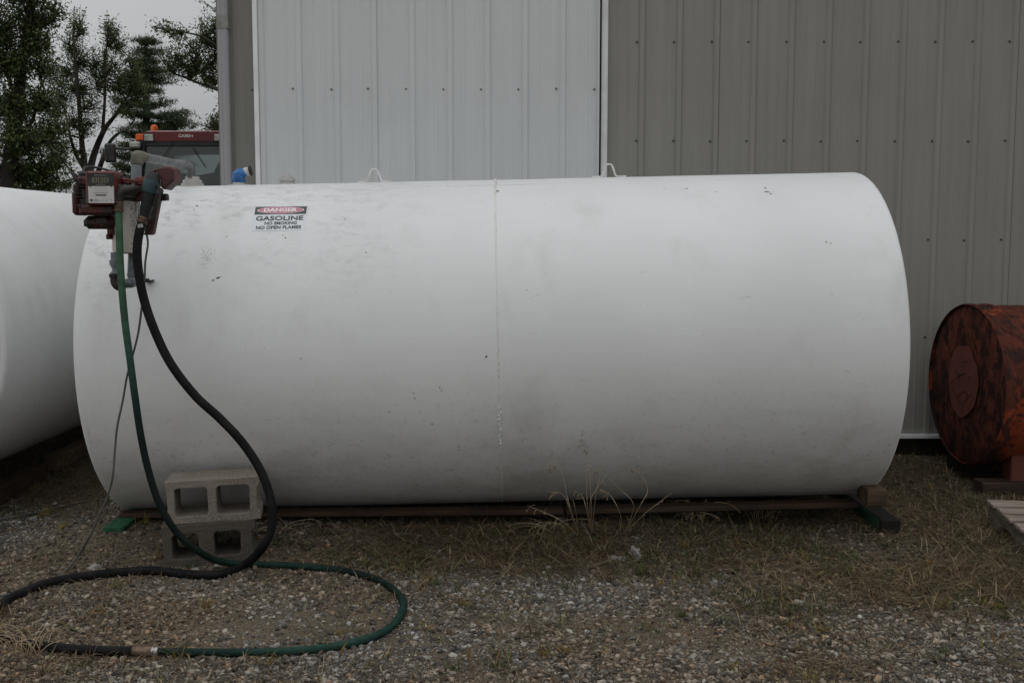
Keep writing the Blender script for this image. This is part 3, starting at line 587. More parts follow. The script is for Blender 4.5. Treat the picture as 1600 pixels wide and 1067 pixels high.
# ------------------------------------------------------------------ building
WY = 6.79; DY = 6.715
bld = thing('metal_building', P(345, 700, WY), 'metal-clad farm building with taupe ribbed walls and pale sliding door', 'building')
ZB, ZT = P(1430, 679, WY).z, 4.9
PITCHR = .2286
def prof_sheet(x0, x1, y, phase, z0, z1, name, mat, parent, rib=.012, depth=.02):
    """ribbed sheet between x0..x1 with ribs at phase + k*PITCHR"""
    pts = set([x0, x1]); k0 = math.floor((x0-phase)/PITCHR)-1; k1 = math.ceil((x1-phase)/PITCHR)+1; tab = []
    for k in range(k0, k1+1):
        c = phase+k*PITCHR; tab += [(c-.023, 0), (c-.013, rib), (c+.013, rib), (c+.023, 0)]
        for q in (.36, .64):
            b = c+PITCHR*q; tab += [(b-.009, 0), (b-.004, .0025), (b+.004, .0025), (b+.009, 0)]
    tab.sort(); xs = [t[0] for t in tab]; hs_ = [t[1] for t in tab]
    row = [(x0, float(np.interp(x0, xs, hs_)))]+[t for t in tab if x0 < t[0] < x1]+[(x1, float(np.interp(x1, xs, hs_)))]
    n = len(row); vs = [Vector((x, y-h, z0)) for x, h in row]+[Vector((x, y-h, z1)) for x, h in row]+[Vector((x0, y+.006, z0)), Vector((x1, y+.006, z0)), Vector((x0, y+.006, z1)), Vector((x1, y+.006, z1))]
    fs = [(i, i+1, n+i+1, n+i) for i in range(n-1)]+[(2*n, 0, n, 2*n+2), (n-1, 2*n+1, 2*n+3, 2*n-1), (2*n+1, 2*n, 2*n+2, 2*n+3)]
    m = MB(); m.add(vs, fs); return m.build(name, mat, parent)
XL = P(341, 130, WY).x; XJ = P(948, 150, WY).x; RPH = P(1003.5, 64, WY).x; DPH = P(467.4, 100, DY).x
# right wall, sheet by sheet (each lap hides under a rib)
x = XJ; k = 0; XE = 9.6; nxt = RPH+2*PITCHR+.018
while x < XE:
    prof_sheet(x, min(nxt, XE), WY+(.0 if k % 2 else .0025), RPH, ZB, ZT, 'wall_panel', M_WALL, bld); x = nxt; nxt += 4*PITCHR; k += 1
LPH = P(404, 140, WY).x
DX0, DX1 = P(398, 150, DY).x, P(936.3, 150, DY).x
prof_sheet(XL+.03, DX0+.12, WY, LPH, ZB, ZT, 'wall_panel', M_WALL, bld)
prof_sheet(DX0+.12, XJ, WY, LPH, 4.3, ZT, 'wall_panel', M_WALL, bld)
m = MB(); m.box(((DX0+.12+XJ)/2, WY+.05, 2.2), (XJ-DX0-.12, .02, 4.2)); m.build('door_opening', M_DARK, bld)
m = MB(); m.box((XL+.02, WY+.012, (ZB+ZT)/2), (.04, .05, ZT-ZB)); m.build('corner_trim', M_WALL, bld)
m = MB(); m.hexa([(XL, WY+.04, ZB), (XL+.02, WY+.04, ZB), (XL+.02, 30, ZB), (XL, 30, ZB), (XL, WY+.04, ZT), (XL+.02, WY+.04, ZT), (XL+.02, 30, ZT), (XL, 30, ZT)]); m.build('side_wall', M_WALL, bld)
m = MB(); m.hexa([(XE-.02, WY+.04, ZB), (XE, WY+.04, ZB), (XE, 30, ZB), (XE-.02, 30, ZB), (XE-.02, WY+.04, ZT), (XE, WY+.04, ZT), (XE, 30, ZT), (XE-.02, 30, ZT)]); m.build('side_wall', M_WALL, bld)
m = MB(); m.hexa([(XL-.3, WY-.35, ZT), (XE+.3, WY-.35, ZT), (XE+.3, 18.4, ZT+3.3), (XL-.3, 18.4, ZT+3.3), (XL-.3, WY-.35, ZT+.08), (XE+.3, WY-.35, ZT+.08), (XE+.3, 18.4, ZT+3.38), (XL-.3, 18.4, ZT+3.38)]); m.hexa([(XL-.3, 18.402, ZT+3.3), (XE+.3, 18.402, ZT+3.3), (XE+.3, 30.3, ZT), (XL-.3, 30.3, ZT), (XL-.3, 18.402, ZT+3.38), (XE+.3, 18.402, ZT+3.38), (XE+.3, 30.3, ZT+.08), (XL-.3, 30.3, ZT+.08)]); m.build('roof', M_DOOR, bld)
for (xa, xb) in ((XL, DX0+.1), (XJ, XE)):
    m = MB(); m.box(((xa+xb)/2, WY-.014, ZB-.006), (xb-xa, .045, .022)); m.build('base_trim', M_TRIM, bld)
    m = MB(); m.box(((xa+xb)/2, WY+.02, ZB/2-.1), (xb-xa, .03, ZB+.16)); m.build('dark_gap_strip', M_BLACKW, bld)  # black strip put in for the dark, shaded gap below the base trim
j0, j1 = P(938.5, 150, WY).x, P(948.5, 150, WY).x
m = MB(); m.box(((j0+j1)/2, WY-.02, 2.3), (j1-j0, .05, 4.2), bev=.004); m.build('door_jamb', M_TRIM, bld)
# downspout with strap
s0, s1 = P(341.5, 130, WY-.09).x, P(356.5, 130, WY-.09).x
m = MB(); m.box(((s0+s1)/2, WY-.055, ZT/2), (s1-s0, .06, ZT-.05), bev=.006)
for k in (-1, 1): m.box(((s0+s1)/2+k*.014, WY-.0865, ZT/2), (.006, .004, ZT-.06))
dsp = m.build('downspout', M_SPOUT, bld)
for (ya, yb) in ((24, 45), (560, 582)):
    za, zb = P(350, yb, WY-.09).z, P(350, ya, WY-.09).z; m = MB(); m.box(((s0+s1)/2+.002, WY-.055, (za+zb)/2), (s1-s0+.008, .068, zb-za)); m.build('strap', M_STRAP, dsp)
# sliding door
door_root = MB(); door_root.box(((DX0+DX1)/2, DY+.024, 2.2), (DX1-DX0-.01, .03, 4.1)); door = door_root.build('sliding_door', M_DOOR, bld)
x = DX0+.028; nxt = DPH+2*PITCHR+.018; k = 0
while x < DX1-.012:
    e = min(nxt, DX1-.012); prof_sheet(x, e, DY+(0 if k % 2 else .0025), DPH, .16, 4.24, 'door_sheet', M_DOOR, door); x = nxt; nxt += 4*PITCHR; k += 1
for xa, w in ((DX0+.014, .028), (DX1-.006, .012)):
    m = MB(); m.box((xa, DY-.004, 2.2), (w, .04, 4.12), bev=.003); m.build('edge_trim', M_DOOR if w < .02 else M_TRIM, door)
m = MB(); m.box(((DX0+DX1)/2+.9, DY+.01, 4.36), (5.6, .08, .12)); m.build('door_track', M_TRIM, bld)
# screws
def screw_mesh(name, mat):
    m = MB(); m.lathe((0, 0, 0), (0, -1, 0), [(.0075, 0), (.0075, .0012), (.005, .0016), (.0045, .005), (.003, .006)], 8)
    me = bpy.data.meshes.new(name); me.from_pydata([tuple(v) for v in m.v], [], m.f); me.materials.append(mat); return me
SMW, SMD = screw_mesh('screw', M_SCREWD), screw_mesh('door screw', M_SCREW)
def screw(x, y, z, parent, me):
    o = bpy.data.objects.new('screw', me); COL.objects.link(o); o.parent = parent; o.location = world_of(parent).inverted() @ Vector((x, y, z)); o.rotation_euler.y = random.uniform(0, PI)
for i in range(14):
    xs_ = RPH-.034+i*PITCHR
    for row in (65.5, 220.5, 375, 527):
        if row == 527 and i < 7: continue
        if row == 375 and i < 6: continue
        screw(xs_+random.uniform(-.004, .004), WY, P(1200, row, WY).z+random.uniform(-.003, .003), bld, SMW)
for i in range(-1, 9):
    xs_ = DPH-.038+i*PITCHR
    if xs_ > DX0+.03 and xs_ < DX1-.02: screw(xs_+random.uniform(-.004, .004), DY, P(700, 139.5, DY).z+random.uniform(-.003, .003), door, SMD)
screw(P(394.5, 141, WY).x, WY, P(394.5, 141, WY).z, bld, SMW)

# ------------------------------------------------------------------ timbers under the tank
def timber(name, a, b, w, h, mat, label, cat, bev=.006, up=None):
    a, b = Vector(a), Vector(b); d = (b-a); L = d.length; X = d.normalized(); Y = Vector((0, 0, 1)).cross(X).normalized(); Z = X.cross(Y)
    M = Matrix((X, Y, Z)).transposed(); m = MB(); m.box((a+b)/2, (L, w, h), M, bev); o = m.build(name, mat)
    return tag(o, label, cat)
timber('timber_rail', P(190, 803, 5.10), P(880, 797, 5.13), .09, .026, M_WOODX, 'long brown rail under the left half of the tank', 'timber')
timber('timber_rail', P(884, 796.5, 5.13), P(1338, 786, 5.16), .09, .028, M_WOODX, 'long brown rail under the right half of the tank', 'timber')
timber('timber_rail', P(190, 803, 5.10)+Vector((0, .85, 0)), P(1338, 786, 5.16)+Vector((0, .8, 0)), .09, .06, M_WOODX, 'brown rail under the far side of the tank', 'timber')
b = P(1365, 775, 5.03); m = MB(); m.box(b+Vector((.010, .055, -.003)), (.092, .16, .080), Matrix.Rotation(.03, 3, 'Y'), .004); tag(m.build('wood_block', M_WOODY), 'cracked brown wood block propping the right end of the tank', 'wood block')
# green/black sleeper running away under the tank
fa = G(1391, 834); hh = .072
tb = MB(); w_ = .094
tb.box((fa.x, fa.y+.75, fa.z+hh/2-.004), (w_, 1.5, hh), bev=.005); tbo = tb.build('timber_sleeper', M_BLACKW); tag(tbo, 'black oily timber sleeper with green painted side, crossways under the tank right end', 'timber')
m = MB(); m.box((fa.x-w_/2-.0016, fa.y+.62, fa.z+hh/2-.006), (.003, 1.2, hh-.008)); m.build('green_face', M_GREENW, tbo)
ga = G(183, 834); m = MB()
zb = lambda x, y: gz(x, y)
for k_ in range(6):
    ya, yb = ga.y+.15*k_, ga.y+.15*(k_+1); xa, xb_ = ga.x+.033*k_/6*2, ga.x+.033*(k_+1)/6*2; za, zc = max(zb(xa, ya)+.008, 0), max(zb(xb_, yb)+.008, 0)
    m.hexa([(xa-.065, ya, za-.02), (xa+.03, ya+.004, za-.02), (xb_+.03, yb+.004, zc-.02), (xb_-.065, yb, zc-.02), (xa-.065, ya, za+.014), (xa+.03, ya+.004, za+.014), (xb_+.03, yb+.004, zc+.014), (xb_-.065, yb, zc+.014)])
tag(m.build('green_board', M_GREENW), 'flat green painted board poking out under the left end of the tank', 'board')
# rails and cradle under second tank
timber('timber_rail', (-2.72, 4.6, .045), (-2.75, 6.2, .06), .09, .09, M_WOODX, 'near dark rail beside the foot of the left tank', 'timber')
timber('timber_rail', (-2.74, 6.35, .07), (-2.74, 9.0, .08), .09, .09, M_WOODY, 'far brown rail beside the foot of the left tank', 'timber')
for yy, lb in ((5.3, 'front'), (8.2, 'rear')):
    m = MB(); m.box((-3.21, yy, .05), (.9, .14, .12), bev=.005); tag(m.build('timber_sleeper', M_BLACKW), f'{lb} cross timber under the left tank', 'timber')

# ------------------------------------------------------------------ cinder blocks
def cinder(root, seed):
    """hollow block on its side: cores open to the front (-y). Local origin: base centre."""
    import bmesh
    Wd, Dp, Ht = .395, .193, .190; r = random.Random(seed); cs = []
    cw, ch, off, g_ = (.112, .108, -.012, .015) if seed == 1 else (.140, .125, -.004, .013)
    outer = [(-Wd/2, 0), (Wd/2, 0), (Wd/2, Ht), (-Wd/2, Ht)]
    # front grid built from loops: outline with end grooves, holes as rounded rects
    def rrect(cx, cz, w, h, rad, n=5):
        o = []
        for (sx_, sz, a0) in ((1, 1, 0), (-1, 1, PI/2), (-1, -1, PI), (1, -1, 1.5*PI)):
            for k in range(n): t = a0+PI/2*k/(n-1); o.append((cx+sx_*(w/2-rad)+rad*math.cos(t), cz+sz*(h/2-rad)+rad*math.sin(t)))
        return o
    out = []
    def edge(p, q, n):
        for k in range(n): t = k/n; out.append((p[0]+(q[0]-p[0])*t, p[1]+(q[1]-p[1])*t))
    e = Wd/2; gl = .004
    edge((-e, 0), (e, 0), 12); out += [(e, 0), (e, .030), (e-g_*.7, .045), (e-g_, .06), (e-g_, .13), (e-g_*.7, .145), (e, .16), (e, Ht)]
    edge((e, Ht), (-e, Ht), 12); out += [(-e, Ht), (-e, .16), (-e+gl*.7, .145), (-e+gl, .13), (-e+gl, .06), (-e+gl*.7, .045), (-e, .030)]
    out2 = [];
    for p in out:
        if not out2 or (Vector(p)-Vector(out2[-1])).length > 1e-5: out2.append(p)
    loops = [out2, rrect(-.088+off, Ht/2, cw, ch, .018), rrect(.088+off, Ht/2, cw, ch, .018)]
    cu = bpy.data.curves.new('b', 'CURVE'); cu.dimensions = '2D'; cu.fill_mode = 'BOTH'; cu.extrude = Dp/2; cu.bevel_depth = .004; cu.bevel_resolution = 1; cu.offset = -.004
    for lp in loops:
        s = cu.splines.new('POLY'); s.points.add(len(lp)-1); s.use_cyclic_u = True
        for i, p in enumerate(lp): s.points[i].co = (p[0]+r.uniform(-.0012, .0012), p[1]+r.uniform(-.0012, .0012), 0, 1)
    ob = bpy.data.objects.new('b', cu); COL.objects.link(ob); bpy.context.view_layer.update()
    me = bpy.data.meshes.new_from_object(ob.evaluated_get(bpy.context.evaluated_depsgraph_get())); bpy.data.objects.remove(ob)
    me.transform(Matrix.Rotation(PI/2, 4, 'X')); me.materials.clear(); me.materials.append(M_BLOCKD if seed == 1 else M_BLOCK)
    bm = bmesh.new(); bm.from_mesh(me); bmesh.ops.remove_doubles(bm, verts=bm.verts, dist=.0008); bmesh.ops.triangulate(bm, faces=bm.faces)
    for _ in range(2):
        L = [e_ for e_ in bm.edges if e_.calc_length() > .022]; bmesh.ops.subdivide_edges(bm, edges=L, cuts=1); bmesh.ops.triangulate(bm, faces=bm.faces)
    for v in bm.verts:
        q = v.co*28+Vector((seed*5, 0, 0)); v.co += Vector((mn.noise(q), mn.noise(q+Vector((9, 0, 0))), mn.noise(q+Vector((0, 9, 0)))))*.0022
    for p in bm.faces: p.smooth = False
    bm.to_mesh(me); bm.free(); return me
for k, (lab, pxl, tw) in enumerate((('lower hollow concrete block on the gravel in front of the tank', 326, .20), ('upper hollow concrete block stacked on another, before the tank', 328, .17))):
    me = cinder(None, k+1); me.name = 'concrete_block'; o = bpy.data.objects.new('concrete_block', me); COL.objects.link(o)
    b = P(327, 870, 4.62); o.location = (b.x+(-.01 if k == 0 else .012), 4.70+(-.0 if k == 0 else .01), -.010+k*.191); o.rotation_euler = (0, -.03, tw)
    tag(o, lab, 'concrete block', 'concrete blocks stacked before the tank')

# ------------------------------------------------------------------ pump assembly hanging on the tank's left end
pump = thing('fuel_pump', P(193, 453, 4.55), 'red fuel pump with mechanical meter on the left end of the gasoline tank', 'fuel pump')
def pbox(x0, y0, x1, y1, d0, d1, bev=0):
    a = P(x0, y1, d0); b = P(x1, y0, d0); m = MB(); m.box(((a.x+b.x)/2, (d0+d1)/2, (a.z+b.z)/2), (b.x-a.x, d1-d0, b.z-a.z), bev=bev); return m
mt = pbox(134, 267, 178, 320.5, 4.40, 4.51, .008).build('meter_housing', M_RED, pump)
pbox(137, 271, 176.5, 290, 4.397, 4.402).build('dial_panel', M_BLACK, mt)
pbox(138.5, 291, 177, 317.5, 4.396, 4.402).build('face_plate', M_PLATE, mt)
for i, dg in enumerate('383'):
    pbox(144+i*9, 277, 151.5+i*9, 286, 4.3955, 4.399).build('digit_wheel', M_DIGIT, mt)
    v, f = text2d(dg, .03, .0004); c = P(147.7+i*9, 281.4, 4.394); m = MB(); m.add([(c.x+x*.8, 4.3945, c.z+y*.85) for x, y in v], f); m.build('digit', M_BLACK, mt)
for (xa, xb, y0, th, mt_) in ((147, 167, 273.6, .9, M_TINY), (150, 165, 288, .8, M_TINY), (146, 169, 301, .5, M_TINY), (149.5, 166, 304.2, 1.7, M_BLACK), (141, 144.5, 311.5, 2.8, M_BLACK), (146, 154, 311.5, .8, M_TINY), (146, 156, 313.2, .6, M_TINY), (159, 161, 312, 1.5, M_TINY), (165, 167.5, 312.5, 1.5, M_TINY), (172, 174, 311.5, 1.5, M_TINY)):
    pbox(xa, y0, xb, y0+th, 4.3950, 4.3958).build('printed_mark', mt_, mt)
for px, py in ((141, 291.5), (173.5, 291.5), (136, 269), (176.5, 319)):
    c = P(px, py, 4.394); m = MB(); m.lathe((c.x, 4.397, c.z), (0, -1, 0), [(.0028, 0), (.0028, .002), (.001, .003)], 8); m.build('bolt', M_IRON, mt)
m = pbox(122, 320, 178, 336, 4.42, 4.60, .01); m.build('pump_flange', M_REDD, pump)
# pump body castings: rounded
def cyl_px(x0, y0, x1, y1, r, d=4.5, d1=None, n=18): return MB().cyl(P(x0, y0, d), P(x1, y1, d1 if d1 else d), r, n)
m = MB(); a = P(128, 283, 4.52); m.lathe(P(127, 285, 4.46), (0, 1, 0), [(.018, 0), (.026, .01), (.026, .12), (.018, .13)], 20); m.box(P(126, 318, 4.53), (.032, .12, .10), bev=.012); m.box(P(127, 300, 4.53), (.036, .10, .07), bev=.01); m.build('motor_casting', M_REDD, pump, smooth=40)
m = pbox(128, 337, 177, 358, 4.46, 4.58, .02); m.build('pump_body', M_REDD, pump)
m = pbox(167, 356, 177, 367, 4.48, 4.55, .004); m.box(P(172, 370, 4.51), (.018, .05, .022), bev=.004); m.build('drain_boss', M_REDD, pump)
m = MB(); m.tube([P(126, 292, 4.45), P(118, 279, 4.44), P(113, 272, 4.43), P(111, 269, 4.43)], [.007, .008, .006, .003], 8); m.build('switch_lever', M_BLACK, pump, smooth=50)
m = MB(); m.box(P(131, 277, 4.50), (.03, .06, .05), bev=.01); m.build('junction_box', M_BLACK, pump)
for px, py in ((126, 333), (124, 322), (134, 352), (160, 352), (148, 345)):
    c = P(px, py, 4.42 if py < 336 else 4.46); m = MB(); m.lathe(c, (0, -1, 0), [(.007, 0), (.007, .005), (.004, .007)], 6); m.build('bolt', M_IRON, pump)
for k in range(5):
    m = MB(); m.box(P(127, 287+k*5.2, 4.445), (.044, .02, .004), bev=.001); m.build('cooling_fin', M_REDD, pump)
m = MB(); m.tube(spline([P(131, 270, 4.50), P(133, 262, 4.52), P(150, 262, 4.56), P(185, 272, 4.58), P(205, 292, 4.58)], 5), .005, 8); m.build('conduit', M_BLACK, pump, smooth=50)
for px, py in ((181, 274), (189, 276), (181, 296)):
    m = MB(); m.lathe(P(px, py, 4.44), (1, -.3, 0), [(.0045, 0), (.0045, .004), (.002, .005)], 6); m.build('bolt', M_IRON, pump)
m = pbox(150, 341, 166, 349, 4.455, 4.462); m.build('casting_plate', M_IRON, pump)
# red bracket bar and dark outlet elbows
m = pbox(190, 280, 228, 289, 4.50, 4.53, .003); m.box(P(196, 283, 4.49), (.02, .03, .022), bev=.004); m.box(P(222, 296, 4.52), (.05, .03, .10), bev=.004); m.build('bracket_bar', M_RED, pump)
for px in (199, 212): m = MB(); m.lathe(P(px, 285, 4.495), (0, -1, 0), [(.006, 0), (.006, .005), (.003, .007)], 6); m.build('bolt', M_STEEL if px < 205 else M_IRON, pump)
m = MB(); m.tube(spline([P(214, 297, 4.5), P(204, 297, 4.46), P(194, 298, 4.44), P(188, 301, 4.43), P(185.5, 308, 4.43), P(185, 315, 4.43)], 5), .0195, 16)
m.lathe(P(199, 297.5, 4.455), (-.9, 0, 0), [(.023, 0), (.024, .003), (.024, .016), (.021, .018)], 12); m.lathe(P(213, 297, 4.49), (-1, 0, 0), [(.027, 0), (.027, .015), (.022, .02)], 12); m.lathe(P(187, 297, 4.45), (0, -1, 0), [(.02, -.01), (.022, .012), (.015, .02)], 14)
m.build('outlet_elbow', M_IRON, pump, smooth=40)
m = MB(); ctr = P(185.5, 331, 4.43); m.lathe(ctr, (0, 0, 1), [(.0165, 0), (.019, .002), (.019, .010), (.0165, .011), (.0165, .017), (.0195, .018), (.0195, .027), (.016, .028), (.016, .034), (.019, .035), (.019, .05), (.014, .054)], 20); m.build('hose_clamp', M_RCLAMP, pump, smooth=30)
# canister
ca = P(192.5, 395, 4.53); cb = P(197, 313, 4.53); rt_, rb_ = .0505, .043
m = MB(); hgt = (cb-ca).length; m.lathe(ca, cb-ca, [(rb_*.6, -.002), (rb_, .002), (rb_+.001, .01), (rt_, hgt-.006), (rt_, hgt-.002), (rt_*.8, hgt)], 32); cob = m.build('filter_canister', M_CAN, None, smooth=40)
# re-parent with origin kept on the canister so the stain stays put
cob.parent = pump; cob.location = world_of(pump).inverted() @ cob.location
m = MB(); m.lathe(cb-Vector((0, 0, .002)), (0, 0, 1), [(.053, 0), (.053, .012), (.03, .02), (.02, .035)], 28); m.build('filter_head', M_IRON, pump, smooth=35)
m = MB(); m.lathe(ca+Vector((0, 0, -.004)), (0, 0, 1), [(.044, 0), (.044, .005)], 28); m.build('canister_rim', M_RCLAMP, pump, smooth=35)
# lower fittings
m = MB(); b0 = P(180, 396, 4.50); m.lathe(P(180, 434, 4.5), (0, 0, 1), [(.013, 0), (.013, .016), (.018, .017), (.018, .024), (.012, .026), (.012, .042), (.017, .044), (.017, .052), (.021, .053), (.021, .072), (.015, .074), (.015, .105)], 12); m.build('union', M_GALV, pump, smooth=30)
m = MB(); m.tube(spline([P(180.5, 430, 4.5), P(181, 440, 4.5), P(185, 446, 4.5), P(192, 447, 4.51)], 5), .0215, 16); m.lathe(P(180.3, 432, 4.5), (0, 0, 1), [(.024, -.004), (.025, 0), (.025, .010), (.022, .012)], 16); m.build('lower_elbow', M_IRON, pump, smooth=40)
m = MB(); m.tube(spline([P(191, 443, 4.52), P(200, 443, 4.53), P(205, 441, 4.55), P(207, 434, 4.56), P(207, 428, 4.56)], 5), .019, 16); m.lathe(P(205.5, 441.5, 4.545), (.0, -1, .0), [(.021, -.02), (.0225, .01), (.0205, .022), (.012, .024)], 18); m.lathe(P(207, 432, 4.56), (0, 0, 1), [(.022, 0), (.022, .014), (.016, .016)], 16); m.build('suction_elbow', M_GALV, pump, smooth=40)
m = MB(); m.cyl(P(207, 430, 4.57), P(213.5, 252, 4.60), .021, 20); m.build('riser_pipe', M_GALV, pump, smooth=50)
m = MB(); m.tube(spline([P(213.7, 256, 4.60), P(213.6, 248, 4.60), P(215, 244, 4.61), P(224, 246, 4.66)], 5), .0235, 18); m.lathe(P(213.7, 257, 4.6), (0, 0, 1), [(.023, 0), (.026, .002), (.026, .016), (.023, .018)], 18); m.build('top_elbow', M_OLIVE, pump, smooth=40)
xb, _ = tank_hit(279, 300); bt = T1 @ Vector((xb, 0, 2*TR)); pe = bt+Vector((-.005, -.02, .10))
m = MB(); m.cyl(P(220, 245, 4.64), pe+Vector((-.02, -.03, .0)), .0195, 20); m.build('cross_pipe', M_PIPE, pump, smooth=50)
m = MB(); m.tube(spline([pe+Vector((-.045, -.07, .008)), pe+Vector((-.008, -.02, .002)), pe+Vector((.004, .005, -.02)), pe+Vector((.004, .01, -.075))], 5), .0205, 18); m.lathe(pe+Vector((.004, .01, -.06)), (0, 0, 1), [(.025, 0), (.025, .02), (.021, .022)], 18); m.build('tank_elbow', M_PIPE, pump, smooth=40)
m = MB(); m.lathe(bt+Vector((0, 0, -.008)), (0, 0, 1), [(.085, 0), (.085, .009), (.055, .012), (.055, .022), (.047, .024), (.047, .038), (.034, .042), (.034, .056)], 28); m.build('tank_flange', M_WHITEF, pump, smooth=30)
# holster and cover
m = MB(); m.box(P(241, 330, 4.56), (.035, .05, .20), Matrix.Rotation(.22, 3, 'Y'), .008); m.box(P(252, 309, 4.56), (.055, .04, .028), Matrix.Rotation(-.1, 3, 'Y'), .004); m.build('nozzle_holster', M_REDD, pump)
m = MB()
def prism(poly, d0, d1, m):
    n = len(poly); vs = [P(x, y, d0) for x, y in poly]; vs += [Vector((v.x, d1, v.z)) for v in vs]
    m.add(vs, [tuple(range(n))[::-1], tuple(range(n, 2*n))]+[(i, (i+1) % n, n+(i+1) % n, n+i) for i in range(n)]); return m
prism([(229, 275), (233, 268), (243, 263), (258, 260.5), (266, 260), (271, 264), (272, 282), (256, 297), (250, 291), (251, 279), (243, 276), (236, 277)], 4.47, 4.57, m); m.build('nozzle_cover', M_MAROON, pump, bevel=.006)
m = MB(); m.lathe(P(243, 268, 4.465), (0, -1, 0), [(.008, 0), (.007, .004)], 8); m.build('cover_latch', M_IRON, pump)
m = MB(); m.box(P(233, 362, 4.55), (.030, .03, .028), bev=.005); m.box(P(229, 365.5, 4.55), (.034, .028, .008)); m.build('cable_gland', M_IRON, pump)
m = MB(); m.tube([P(236+5*math.sin(t)*1.2+t*.4, 344+t*1.5, 4.5) for t in np.linspace(0, 6.2, 26)], .0018, 5); m.build('spring', M_IRON, pump)
# bracket tab welded to the tank
x, a = tank_hit(235, 441); tp = T1 @ cyl_pt(x, a, TR+.012); m = MB(); m.box(tp, (.034, .05, .008), Matrix.Rotation(-.15, 3, 'Y'), .002); m.box(tp+Vector((-.008, -.01, .006)), (.012, .03, .012)); m.build('pipe_tab', M_IRON, pump)

# nozzle (held in the holster)
noz = thing('fuel_nozzle', P(221, 350, 4.47), 'black and teal fuel nozzle hooked in the red holster beside the pump', 'fuel nozzle')
m = MB(); m.tube([P(239, 272, 4.47), P(238, 283, 4.465), P(236, 292, 4.46), P(233, 308, 4.46), P(229, 325, 4.46), P(224.5, 341, 4.46)], [.024, .032, .033, .029, .025, .0175], 16); m.build('nozzle_body', M_NOZ, noz, smooth=40)
m = MB(); m.tube([P(238, 284, 4.463), P(235.5, 292, 4.458), P(233.5, 301, 4.457)], [.0325, .0345, .0325], 16, False); m.build('splash_guard', M_TEAL, noz, smooth=40)
m = MB(); m.tube(spline([P(244, 284, 4.45), P(250, 300, 4.44), P(246, 320, 4.44), P(238, 338, 4.45), P(231, 343, 4.455)], 5), .006, 8); m.build('lever_guard', M_BLACK, noz, smooth=40)
m = MB(); m.tube(spline([P(243, 292, 4.455), P(244, 305, 4.45), P(239, 322, 4.45)], 5), .005, 8); m.build('trigger', M_IRON, noz, smooth=40)
m = MB(); m.tube([P(241, 275, 4.47), P(250, 267, 4.50), P(262, 268, 4.52), P(266, 276, 4.53)], [.014, .012, .011, .011], 12); m.build('spout', M_STEEL, noz, smooth=40)

# hoses
def hose_pts(l): return spline([P(x, y, d) if d > 0 else G(x, y, -d) for x, y, d in l], 12)
bh = thing('fuel_hose', G(0, 945), 'thick black rubber hose from the nozzle, looping by the concrete blocks and off left', 'hose')
RB = .0182
pts = [(224, 342, 4.46), (219, 358, 4.45), (214.5, 385, 4.44), (216, 420, 4.43), (225, 468, 4.43), (243, 520, 4.42), (268, 570, 4.41), (305, 618, 4.41), (345, 655, 4.41), (380, 693, 4.41), (408, 737, 4.41), (424, 785, 4.40), (424, 825, 4.39), (408, 858, 4.40), (380, 883, -RB), (340, 897, -RB), (290, 896, -RB), (240, 891, -RB), (190, 893, -RB), (130, 900, -RB), (80, 909, -RB), (35, 925, -RB), (0, 944, -RB), (-40, 975, -RB), (-120, 1010, -RB)]
M_ = MB(); M_.tube(hose_pts(pts), RB, 14); M_.build('hose', M_BLACKH, bh, smooth=60)
for (px, py) in ((222.5, 346),): m = MB(); m.lathe(P(221.2, 349, 4.455), (P(224.5, 339, 4.46)-P(221.2, 349, 4.455)), [(.0195, 0), (.021, .002), (.021, .012), (.019, .013), (.019, .018), (.022, .019), (.022, .026), (.018, .028)], 18); m.build('swivel_collar', M_RCLAMP, bh, smooth=30)
m = MB(); c = P(219, 353, 4.434); m.box(c, (.022, .004, .016), Matrix.Rotation(-.2, 3, 'Y'), .001); m.build('clamp_tag', M_STEEL, bh)
gh = thing('fuel_hose', G(632, 950), 'green hose from the meter, draped over the blocks and curving across the gravel', 'hose')
RG = .0145
gp = hose_pts([(185.5, 330, 4.43), (186.5, 370, 4.425), (189, 430, 4.42), (195, 500, 4.415), (203, 560, 4.41), (211, 620, 4.405), (220, 680, 4.40), (232, 735, 4.39), (249, 787, 4.385), (275, 830, 4.40), (305, 857, 4.43), (335, 874, 4.50), (375, 881, -RG), (430, 882, -RG), (490, 886, -RG), (545, 893, -RG), (595, 908, -RG), (624, 930, -RG), (630, 952, -RG), (612, 978, -RG), (575, 997, -RG), (520, 1010, -RG), (450, 1017, -RG), (370, 1019, -RG), (300, 1019, -RG), (242, 1018, -RG)])
HC = [(0, (.075, .15, .09)), (26, (.06, .125, .08)), (44, (.04, .095, .07)), (60, (.014, .036, .030)), (72, (.007, .014, .013)), (108, (.007, .014, .012)), (132, (.010, .026, .020)), (150, (.014, .040, .031)), (165, (.012, .034, .027)), (180, (.007, .014, .012)), (195, (.007, .018, .015)), (215, (.010, .034, .027)), (235, (.014, .045, .035)), (252, (.022, .055, .043)), (266, (.020, .052, .041)), (278, (.010, .03, .024)), (302, (.007, .018, .015))]
m = MB(); m.tube(gp, RG, 14); ho = m.build('hose', M_HOSET, gh, smooth=60); me_ = ho.data; at = me_.attributes.new('tint', 'FLOAT_COLOR', 'FACE')
rj = random.Random(5)
for f_ in range(len(me_.polygons)):
    q_ = min(f_//14, len(gp)-1) ; c_ = [float(np.interp(q_, [h[0] for h in HC], [h[1][k] for h in HC])) for k in range(3)]; at.data[f_].color = (*c_, 1)
e = gp[-1]; m = MB(); dr = (gp[-1]-gp[-3]).normalized()
m.lathe(e-dr*.012, dr, [(.016, 0), (.018, .002), (.018, .008), (.0155, .009), (.0155, .014), (.018, .015), (.018, .021), (.015, .022)], 16); m.build('hose_clamp', M_STEEL, gh, smooth=30)
